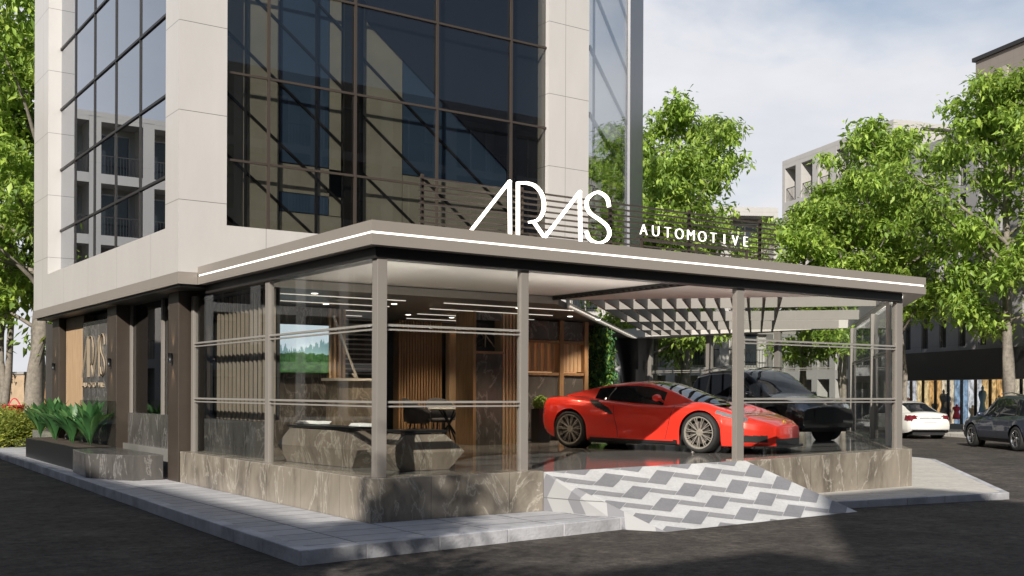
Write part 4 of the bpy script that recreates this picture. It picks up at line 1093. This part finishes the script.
# dark flared column
mb = MB(); c_ = atd(633, 33); mb.tube([(c_.x,c_.y,ZF),(c_.x,c_.y,1.6),(c_.x,c_.y,2.6),(c_.x,c_.y,3.37)], [.30,.30,.40,.62], 20)
o = mb.build('flared_column', M['black'], smooth=True); tag(o, 'dark column flaring towards the ceiling behind the red car', 'column')

# ------------------------------------------------------------------ cars
def paint(name, col, rough=.28, metal=.0, coat=1.0):
    m, nt, b = newmat(name); b.inputs['Base Color'].default_value = (*col,1); b.inputs['Roughness'].default_value = rough
    b.inputs['Metallic'].default_value = metal; b.inputs['Coat Weight'].default_value = coat; b.inputs['Coat Roughness'].default_value = .02
    return m
M['red'] = paint('red_paint', (.88,.045,.025), .30, .25)
M['cblack'] = paint('black_paint', (.012,.012,.014), .3)
M['cwhite'] = paint('white_paint', (.72,.70,.66), .3)
M['cgrey'] = paint('slate_paint', (.045,.055,.085), .3, .4)
M['cglass'] = paint('car_glass', (.012,.014,.018), .03, 0, 0)
M['tyre'] = mat('tyre', (.018,.018,.018), .75)
M['rimc'] = mat('champagne_rim', (.55,.51,.45), .22, .6)
M['rims'] = mat('silver_rim', (.55,.55,.56), .22, .95)
M['rimd'] = mat('dark_rim', (.10,.09,.085), .35, .5)
M['plast'] = mat('black_plastic', (.015,.015,.016), .5)
M['chrome'] = mat('chrome', (.7,.7,.7), .12, 1)
M['lamp'] = paint('headlamp', (.30,.31,.33), .08, .5)
M['tail'] = paint('tail_lamp', (.12,.008,.015), .15)
M['plate'] = mat('number_plate', (.7,.7,.68), .5)
def smooth_interp(xs, P, k=5):
    y = np.interp(xs, [p[0] for p in P], [p[1] for p in P])
    if k > 1:
        ker = np.hanning(k+2)[1:-1]; ker /= ker.sum(); yp = np.pad(y, k//2, mode='edge'); y = np.convolve(yp, ker, 'valid')
    return y
def make_car(name, lbl, cat, loc, rz, S):
    t = thing(name, lbl, cat, loc, rz)
    N_ = S.get('N', 190); xs = np.linspace(S['x0'], S['x1'], N_)
    k = S.get('k', 9)
    zsh = smooth_interp(xs, S['zsh'], k); zc = smooth_interp(xs, S['zc'], k); hw = smooth_interp(xs, S['hw'], k); zb = smooth_interp(xs, S['zb'], 7)
    Rw = S['R']; Ra = Rw+S.get('gap', .045)
    arch = np.zeros(N_)
    for i, x in enumerate(xs):
        for xw in S['wheels']:
            if abs(x-xw) < Ra: arch[i] = max(arch[i], Rw+math.sqrt(Ra*Ra-(x-xw)**2))
    zbot = np.maximum(zb, np.minimum(arch, zsh-.06))
    NS, NT = S.get('NS', 14), 10; ring = []
    prof = S.get('prof', [(0,.93),(.15,.985),(.4,1.0),(.62,.985),(.85,.95),(1,.885)])
    px_, py_ = [p[0] for p in prof], [p[1] for p in prof]
    for i, x in enumerate(xs):
        row = []
        for j in range(NS):
            z = zbot[i]+(zsh[i]-zbot[i])*(j/(NS-1))**.9; tt = (z-zb[i])/max(.05, zsh[i]-zb[i])
            y = hw[i]*float(np.interp(tt, px_, py_))
            for (xw, amp) in S.get('flare', []):
                y += amp*math.exp(-((x-xw)/.42)**2)*math.exp(-((z-S['fz'])/.22)**2)
            if 'scoop' in S: y += S['scoop'](x, z)
            row.append((x, y, z))
        ysh = row[-1][1]
        for j in range(1, NT+1):
            s_ = j/NT; a = math.pi/2*s_
            bul = S['hood'](x, s_) if 'hood' in S else 0
            row.append((x, ysh*(1-s_**1.15), zsh[i]+(zc[i]-zsh[i])*math.sin(a)+bul+S.get('round',.03)*math.sin(math.pi*min(1, s_*1.6))*(1 if s_ < .62 else 0)*0))
        ring.append(row)
    M_ = NS+NT
    groups = {}
    def put(key, m, quad, sm=True):
        g_ = groups.setdefault(key, (MB(), m)); g_[0].add(quad, [tuple(range(len(quad)))])
    for sgn in (1,-1):
        for i in range(N_-1):
            for j in range(M_-1):
                q = [ring[i][j], ring[i+1][j], ring[i+1][j+1], ring[i][j+1]]
                c = [sum(p[a] for p in q)/4 for a in range(3)]
                key, m = S['cls'](c[0], c[1], c[2], j < NS-1)
                q = [(p[0], p[1]*sgn, p[2]) for p in q]
                if sgn < 0: q = q[::-1]
                put((key, sgn if key != 'body' and key != S.get('join') else 0), m, q)
    # end caps
    for i, sg_ in ((0,-1),(N_-1,1)):
        for j in range(M_-1):
            a, b_ = ring[i][j], ring[i][j+1]; zc_ = (a[2]+b_[2])/2
            q = [a, b_, (b_[0],-b_[1],b_[2]), (a[0],-a[1],a[2])]
            if sg_ > 0: q = q[::-1]
            key, m = S['cap'](sg_, zc_)
            put((key, 0), m, q)
    # greenhouse
    G = S['gh']; n2 = 90; gx = np.linspace(G['x0'], G['x1'], n2)
    zr = smooth_interp(gx, G['zr'], 9); zbelt = np.interp(gx, xs, zsh)-.02; zbelt = np.minimum(zbelt, smooth_interp(gx, G.get('belt', [(0, 9)]), 1)) if 'belt' in G else zbelt
    yb = smooth_interp(gx, G['yb'], 9); yr = smooth_interp(gx, G['yr'], 9); NQ, NR = 9, 10; gr = []
    for i, x in enumerate(gx):
        row = []; h = max(.0, zr[i]-zbelt[i]); ze = zbelt[i]+h*(1-G.get('crown', .13))
        f_ = min(1, h/.28); ye = yb[i]+(yr[i]-yb[i])*f_
        for j in range(NQ):
            q = j/(NQ-1); row.append((x, yb[i]+(ye-yb[i])*(q**1.25), zbelt[i]+(ze-zbelt[i])*q))
        for j in range(1, NR+1):
            s_ = j/NR; row.append((x, ye*(1-s_), ze+(zr[i]-ze)*math.sin(math.pi/2*min(1, s_*1.25))**.8))
        gr.append(row)
    for sgn in (1,-1):
        for i in range(n2-1):
            for j in range(NQ+NR-1):
                q = [gr[i][j], gr[i+1][j], gr[i+1][j+1], gr[i][j+1]]; c = [sum(p[a] for p in q)/4 for a in range(3)]
                side = j < NQ-1; fr = (j+.5)/(NQ-1) if side else (j-NQ+1.5)/NR
                key, m = G['cls'](c[0], side, fr, zr[i]-zbelt[i])
                q = [(p[0], p[1]*sgn, p[2]) for p in q]
                if sgn < 0: q = q[::-1]
                ks = 0 if key in ('body','windshield','rear_window','roof') else sgn
                put((key, ks), m, q)
    for (key, sg_), (mb, m) in groups.items():
        # weld
        d = {}; vv = []; mp_ = []
        for v in mb.v:
            kk = (round(v[0],5), round(v[1],5), round(v[2],5))
            if kk not in d: d[kk] = len(vv); vv.append(v)
            mp_.append(d[kk])
        mb.v = vv; nf = []; nm_ = []
        for f in mb.f:
            g_ = []
            for a in f:
                if mp_[a] not in g_: g_.append(mp_[a])
            if len(g_) > 2: nf.append(tuple(g_)); nm_.append(0)
        mb.f = nf; mb.m = nm_
        mb.build(key, m, t, smooth=True, local=True)
    if 'seams' in S:
        mb = MB()
        for (xa, xb, j0, j1) in S['seams']:
            for sgn in (1,-1):
                pts = []
                for j in range(j0, j1+1):
                    f = (j-j0)/(j1-j0); x = xa+(xb-xa)*f; i = int(np.argmin(abs(xs-x))); p = ring[i][j]
                    pts.append((p[0], (p[1]+.0005)*sgn, p[2]))
                mb.tube(pts, .0045, 4)
        mb.build('door_seam', M['plast'], t, local=True)
    # under-body
    u = MB(); u.box(S['x0']+.12, S['x1']-S.get('nose', .15), -S['W']+.30, S['W']-.30, S['zu'], .55)
    for xw in S['wheels']:
        for sgn in (1,-1):
            u.lathe([(.01,0),(Ra+.02,0),(Ra+.02,.02),(.01,.02)], 30, c=(xw, sgn*(S['W']-.30)-.01, Rw), axis='y')
    u.box(S['wheels'][1]+Ra, S['wheels'][0]-Ra, -S['W']+.10, S['W']-.10, S['zu'], S['zu']+.10)
    u.build('underbody', M['plast'], t, local=True)
    # wheels
    for xw in S['wheels']:
        for sgn in (1,-1):
            yo = sgn*(S['W']-.015+S.get('wout',0)); wd = S.get('tw', .25)
            hub = MB(); hub.lathe([(.01,-sgn*.09),(Rw*.55,-sgn*.09),(Rw*.55,-sgn*.06),(.01,-sgn*.06)], 28, c=(xw,yo,Rw), axis='y')
            wh = hub.build('wheel', M['rimd'], t, local=True)
            ty = MB(); r1 = Rw*S.get('rimr', .77)
            ty.lathe([(r1,0),(r1+.02,sgn*.008),(Rw-.02,sgn*-.002),(Rw-.003,sgn*-.03),(Rw,-sgn*wd*.5),(Rw-.003,-sgn*(wd-.03)),(Rw-.03,-sgn*wd),(r1,-sgn*wd),(r1-.01,-sgn*wd*.5)], 44, c=(xw,yo,Rw), axis='y', close=True)
            ty.build('tyre', M['tyre'], wh, smooth=True, local=True)
            rim = MB(); ns = S.get('spokes', 10); a0 = rng.uniform(0, .6)
            rim.lathe([(r1+.002,-sgn*.002),(r1-.018,sgn*.0),(r1-.03,-sgn*.02),(r1-.035,-sgn*.12),(r1-.02,-sgn*.12)], 44, c=(xw,yo,Rw), axis='y', close=True)
            rim.lathe([(.005,-sgn*.018),(.055,-sgn*.02),(.07,-sgn*.05),(.005,-sgn*.06)], 20, c=(xw,yo,Rw), axis='y')
            for k_ in range(ns):
                for dd in ((-.085, .085) if S.get('split', True) else (0,)):
                    a = a0+2*math.pi*k_/ns
                    p0 = (xw+.05*math.cos(a), yo-sgn*.035, Rw+.05*math.sin(a)); p1 = (xw+(r1-.02)*math.cos(a+dd), yo-sgn*.014, Rw+(r1-.02)*math.sin(a+dd))
                    rim.beam(p0, p1, S.get('sw', .020), .022, up=(0,1,0))
            rim.build('rim', S['rim'], wh, local=True)
    return t

# red mid-engined coupe ------------------------------------------------
B_ = lambda: ('body', M['red'])
def scoop(x, z):
    # waist: hollow flank rising to the rear haunch
    w_ = -.075*math.exp(-((x-.15)/.62)**2)*math.exp(-((z-.42)/.17)**2)
    w_ += .03*math.exp(-((x+1.15)/.45)**2)*math.exp(-((z-.72)/.2)**2)
    w_ += -.05*math.exp(-((x+.62)/.16)**2)*math.exp(-((z-.70)/.07)**2)
    return w_
def cls(x, y, z, side):
    if side and -.96 < x < -.40 and abs(z-(.765-.50*(x+.66))) < .060*(1-(abs(x+.68)/.28)**3): return ('side_intake', M['plast'])
    if side and z < .20 and -.93 < x < .9: return ('side_skirt', M['plast'])
    if side and x > 1.92 and .20 < z < .315 and x < 2.28: return ('front_intake', M['plast'])
    if side and (1.60 < x < 2.04) and abs(z-(.64-.30*(x-1.82))) < .030 and y > .50: return ('headlight', M['lamp'])
    if x < -2.06 and .62 < z < .74 and y > .35: return ('taillight', M['tail'])
    if x < -2.0 and z < .33: return ('rear_diffuser', M['plast'])
    return B_()
def cap(sg, z):
    if sg > 0: return ('front_grille', M['plast']) if z < .25 else ('body', M['red'])
    return ('rear_diffuser', M['plast']) if z < .42 else ('body', M['red'])
def ghc(x, side, fr, h):
    if side:
        if -.90 < x < .56 and .10 < fr < .93 and h > .06: return ('side_window', M['cglass'])
        return ('body', M['red'])
    if x > .20 and fr > .14: return ('windshield', M['cglass'])
    if -1.75 < x < -.72 and fr > .42: return ('rear_window', M['cglass'])
    return ('body', M['red'])
def hood(x, s_):
    return (.065*math.exp(-((x-1.3)/.45)**2)*math.exp(-((s_-.18)/.18)**2) - .045*math.exp(-((x-1.45)/.45)**2)*math.exp(-((s_-.8)/.4)**2))
SP = dict(x0=-2.20, x1=2.36, W=.975, R=.345, wheels=(1.325,-1.325), zu=.11, N=520, NS=34, k=21, gap=.035, rimr=.80, tw=.28, spokes=11, rim=M['rimc'], sw=.011,
  zsh=[(-2.2,.83),(-2.1,.90),(-1.9,.93),(-1.4,.93),(-1.0,.90),(-.6,.86),(0,.80),(.6,.78),(1.0,.80),(1.33,.80),(1.7,.72),(2.0,.62),(2.25,.53),(2.36,.45)],
  zc=[(-2.2,.86),(-2.1,.93),(-1.8,.97),(-1.2,.98),(-.5,.92),(.5,.88),(.95,.86),(1.3,.79),(1.7,.73),(2.0,.66),(2.25,.57),(2.36,.49)],
  hw=[(-2.2,.78),(-2.12,.87),(-1.9,.94),(-1.33,.975),(-.8,.965),(0,.93),(.7,.94),(1.33,.975),(1.7,.95),(2.0,.87),(2.2,.72),(2.3,.58),(2.36,.45)],
  zb=[(-2.2,.40),(-2.0,.28),(-1.75,.20),(-.9,.155),(.9,.135),(1.8,.13),(2.36,.13)],
  prof=[(0,.96),(.12,.99),(.4,1.0),(.62,.99),(.82,.96),(.94,.92),(1,.87)],
  scoop=scoop, hood=hood, nose=.72, seams=[(.66,.80,3,33),(-.30,-.42,3,30)], cls=cls, cap=cap, fz=.5,
  gh=dict(x0=-1.95, x1=1.22, zr=[(-1.95,.91),(-1.6,.99),(-1.2,1.09),(-.8,1.175),(-.4,1.225),(-.02,1.24),(.25,1.205),(.6,1.08),(.95,.93),(1.22,.79)],
     yb=[(-1.95,.50),(-1.3,.64),(-.7,.76),(0,.80),(.6,.79),(1.0,.72),(1.22,.62)], yr=[(-1.95,.42),(-1.3,.45),(-.7,.54),(0,.57),(.5,.60),(1.22,.60)], cls=ghc, crown=.10))
h = Vector((7.76-6.89, 2.16-4.9)); rz = math.atan2(h.y, h.x)
# the near side of the car is its right side: shift the centre line away from the camera by the half width
mid = Vector(((6.89+7.76)/2, (4.9+2.16)/2, 0)); lf = Vector((-math.sin(rz), math.cos(rz), 0))
KS = 1.05; hv = Vector((h.x, h.y, 0)).normalized(); cp = Vector((6.88,4.83,0)) + lf*.90 + hv*1.325*KS
redcar = make_car('sports_car', 'low red two seat sports car parked at the open front of the showroom', 'car', (cp.x, cp.y, ZF+.002), rz, SP); redcar.scale = (KS,KS,KS)
for ch in kids(redcar):          # longer nose, shorter tail
    if not ch.name.startswith('wheel'):
        for v in ch.data.vertices:
            x = v.co.x; v.co.x = -1.6+(x+1.6)*.72 if x < -1.6 else (1.6+(x-1.6)*1.20 if x > 1.6 else x)
# mirrors, splitter, badge
for sgn in (1,-1):
    mb = MB()
    mb.lathe([(.005,-.13),(.045,-.11),(.065,-.03),(.06,.07),(.03,.115),(.005,.12)], 14, c=(0,0,0), axis='y')
    mb.v = [(x*.85+.52, y+sgn*.95, z*.95+.93) for x, y, z in mb.v]
    mb.beam((.56,sgn*.80,.86),(.52,sgn*.90,.92),.05,.03)
    mb.build('wing_mirror', M['red'], redcar, smooth=True, local=True)
mb = MB()
for i in range(12):
    a = -R(75)+R(150)*i/12; b_ = -R(75)+R(150)*(i+1)/12
    f_ = lambda q: (1.68+.88*math.cos(q)**.5, .93*math.sin(q)/math.sin(R(75)), .125)
    mb.beam(f_(a), f_(b_), .14, .03)
mb.build('front_splitter', M['plast'], redcar, local=True)
mb = MB()
for s_ in (1,-1):
    for i in range(6): mb.beam((1.95+.02*i, s_*(.42+.06*i), .24),(1.96+.02*i, s_*(.42+.06*i), .33),.012,.012)
mb.build('trim', M['plast'], redcar, local=True)
mb = MB(); mb.tube([(2.44,-.02,.53),(2.462,-.02,.532)], .028, 12); mb.build('emblem', mat('yellow_badge', (.6,.45,.05), .4), redcar, local=True)

# generic saloon / estate ------------------------------------------------
def saloon(pm, kind, rear='white', N=150):
    def cls(x, y, z, side):
        if side and z < S['zb'][3][1]+.07 and -1.0 < x < 1.0: return ('side_skirt', M['plast'])
        if x > S['x1']-.42 and S['hl'][0] < z < S['hl'][1] and y > .52: return ('headlight', M['lamp'])
        if x < S['x0']+.30 and S['tl'][0] < z < S['tl'][1] and y > .52+ (.0): return ('taillight', M['tail'])
        return ('body', pm)
    def cap(sg, z):
        if sg > 0: return ('front_grille', M['plast']) if .36 < z < .66 else ('body', pm)
        return ('body', pm) if z > .36 else ('rear_bumper', M['plast'])
    return cls, cap
def ghcls(x0, x1, xf, xr, pm, pillar, dk=True):
    def f(x, side, fr, h):
        if side:
            if x0 < x < x1 and .06 < fr < .90 and h > .10:
                if any(abs(x-p) < .035 for p in pillar): return ('pillar' if x > -.6 else 'rear_pillar', M['plast'])
                return ('side_window', M['cglass'])
            return ('body', pm)
        if x > xf and fr > .08: return ('windshield', M['cglass'])
        if x < xr and fr > .12: return ('rear_window', M['cglass'])
        return ('body', pm)
    return f
def sedan_spec(pm, rim):
    S = dict(x0=-2.5, x1=2.5, W=.94, R=.345, wheels=(1.55,-1.48), zu=.16, N=170, k=9, gap=.05, rimr=.74, spokes=9, rim=rim, fz=.55, tw=.24, flare=[(1.55,.02),(-1.48,.025)],
      zsh=[(-2.5,.72),(-2.42,.90),(-2.2,.98),(-1.2,.99),(0,.95),(1.0,.92),(1.7,.86),(2.2,.76),(2.42,.66),(2.5,.58)],
      zc=[(-2.5,.76),(-2.42,.98),(-2.2,1.06),(-1.4,1.10),(0,1.0),(1.0,1.0),(1.7,.93),(2.2,.82),(2.42,.72),(2.5,.64)],
      hw=[(-2.5,.74),(-2.4,.84),(-2.1,.91),(-1.4,.945),(0,.94),(1.5,.94),(2.0,.91),(2.3,.82),(2.45,.72),(2.5,.66)],
      zb=[(-2.5,.34),(-2.3,.26),(-1.8,.20),(0,.18),(2.0,.18),(2.5,.22)], hl=(.60,.74), tl=(.70,.92), seams=[(.98,.92,1,13),(-.30,-.28,1,13),(-1.0,-1.22,7,13)])
    S['cls'], S['cap'] = saloon(pm, 0)
    def cls(x, y, z, side, S=S, pm=pm):
        if side and z < .25 and -1.0 < x < 1.0: return ('side_skirt', M['plast'])
        if x > 2.12 and abs(z-(.70-.12*(x-2.2))) < .055 and y > .50: return ('headlight', M['lamp'])
        if x < -2.15 and .70 < z < .92 and y > .50: return ('taillight', M['tail'])
        return ('body', pm)
    S['cls'] = cls
    S['gh'] = dict(x0=-2.05, x1=1.25, zr=[(-2.05,1.02),(-1.6,1.16),(-1.1,1.34),(-.6,1.45),(-.1,1.48),(.3,1.45),(.75,1.22),(1.25,.93)],
      yb=[(-2.05,.62),(-1.5,.74),(-.5,.82),(.5,.82),(1.25,.74)], yr=[(-2.05,.50),(-1.0,.56),(0,.62),(.5,.62),(1.25,.66)], crown=.10,
      cls=ghcls(-1.25, .85, .32, -.85, pm, (-.30,-.98)))
    return S
def suv_spec(pm, rim):
    S = dict(x0=-2.4, x1=2.4, W=.97, R=.38, wheels=(1.46,-1.46), zu=.24, N=170, k=9, gap=.06, rimr=.70, spokes=5, rim=rim, sw=.03, fz=.62, tw=.26, flare=[(1.46,.02),(-1.46,.02)],
      zsh=[(-2.4,.80),(-2.32,1.02),(-2.1,1.10),(0,1.05),(1.0,1.02),(1.8,.98),(2.2,.90),(2.4,.74)],
      zc=[(-2.4,.85),(-2.32,1.10),(-2.0,1.15),(0,1.1),(1.0,1.13),(1.8,1.07),(2.2,.97),(2.4,.80)],
      hw=[(-2.4,.80),(-2.2,.92),(-1.46,.965),(0,.95),(1.5,.965),(2.1,.92),(2.3,.82),(2.4,.72)], zb=[(-2.4,.42),(-2.1,.32),(-1.8,.28),(0,.28),(1.9,.28),(2.4,.34)], seams=[(.92,.90,1,13),(-.25,-.25,1,13),(-1.0,-1.22,7,13)])
    def cls(x, y, z, side):
        if side and z < .36 and -1.05 < x < 1.05: return ('side_skirt', M['chrome'] if z > .33 else M['plast'])
        if x > 2.0 and .72 < z < .88 and y > .55: return ('headlight', M['lamp'])
        if x < -2.1 and .85 < z < 1.0 and y > .5: return ('taillight', M['tail'])
        return ('body', pm)
    S['cls'] = cls; S['cap'] = lambda sg, z: (('front_grille', M['plast']) if .5 < z < .8 and sg > 0 else ('body', pm))
    S['gh'] = dict(x0=-2.3, x1=1.15, zr=[(-2.3,1.10),(-2.15,1.35),(-1.9,1.60),(-1.3,1.71),(-.4,1.75),(.1,1.70),(.55,1.47),(1.15,1.05)],
      yb=[(-2.3,.74),(-1.5,.84),(0,.86),(.7,.84),(1.15,.76)], yr=[(-2.3,.62),(-1.5,.66),(0,.68),(1.15,.70)], crown=.07, cls=ghcls(-1.98, .88, .14, -2.0, pm, (-.25,-1.25)))
    return S
bs = make_car('parked_car', 'tall glossy black car parked behind the red sports car inside the showroom', 'car', (0,0,0), 0, suv_spec(M['cblack'], M['rimc']))
rzb = R(-100); hb = Vector((math.cos(rzb), math.sin(rzb), 0)); lb_ = Vector((-math.sin(rzb), math.cos(rzb), 0))
fwp = Vector((12.45,4.75,ZF+.002))       # near front wheel contact
bs.location = fwp - hb*1.46 + lb_*.88; bs.rotation_euler = (0,0,rzb); bs.scale = (.96,.93,.95)
def extras(car, xm, zm, w, plate=None, rearz=.62, x0=-2.5, pm=None):
    for sgn in (1,-1):
        mb = MB(); mb.lathe([(.005,-.12),(.05,-.10),(.075,-.02),(.07,.07),(.03,.11),(.005,.115)], 12, axis='y')
        mb.v = [(x*.9+xm, y+sgn*(w+.10), z+zm) for x, y, z in mb.v]; mb.beam((xm+.03,sgn*(w-.08),zm-.07),(xm,sgn*(w+.03),zm-.03),.05,.03)
        mb.build('wing_mirror', pm, car, smooth=True, local=True)
    if plate:
        MB().box(x0-.025,x0-.002,-.26,.26,rearz,rearz+.12).build('number_plate', M['plate'], car, local=True)
        MB().box(x0-.02,x0-.001,-.42,.42,rearz+.15,rearz+.175).build('trim', M['chrome'], car, local=True)
extras(bs, .72, 1.10, .90, pm=M['cblack'])
mb = MB()
for s_ in (1,-1): MB().tube([(-1.6,s_*.66,1.70),(-.7,s_*.66,1.80),(.0,s_*.64,1.76)], .018, 6).build('roof_rail', M['chrome'], bs, smooth=True, local=True)
MB().box(2.36,2.415,-.42,.42,.45,.74).build('front_grille', M['plast'], bs, local=True)
wc = make_car('parked_car', 'white saloon seen from behind across the street', 'car', (0,0,0), 0, sedan_spec(M['cwhite'], M['rims']))
extras(wc, .75, 1.0, .90, True, .66, pm=M['cwhite'])
pr_ = atd(930, 42.0); hd = R(35+24); wc.rotation_euler = (0,0,hd); wc.location = pr_ + Vector((math.cos(hd), math.sin(hd), 0))*2.5
sv = make_car('parked_car', 'dark slate estate car parked under the trees at the right edge', 'car', (0,0,0), 0, suv_spec(M['cgrey'], M['rims']))
extras(sv, .72, 1.10, .90, pm=M['cgrey'])
mb = MB()
for s_ in (1,-1): MB().tube([(-1.6,s_*.66,1.70),(-.7,s_*.66,1.80),(.0,s_*.64,1.76)], .018, 6).build('roof_rail', M['chrome'], sv, smooth=True, local=True)
fwh = onZ(972.5, 446.5, 0); rwh = onZ(1019, 451.5, 0); dv = (fwh-rwh); hd = math.atan2(dv.y, dv.x); print('SUV wheelbase', dv.length, 'heading', math.degrees(hd))
lf = Vector((-math.sin(hd), math.cos(hd), 0)); md = (fwh+rwh)/2; sv.rotation_euler = (0,0,hd); sv.location = md - lf*.85; sv.location.z = 0
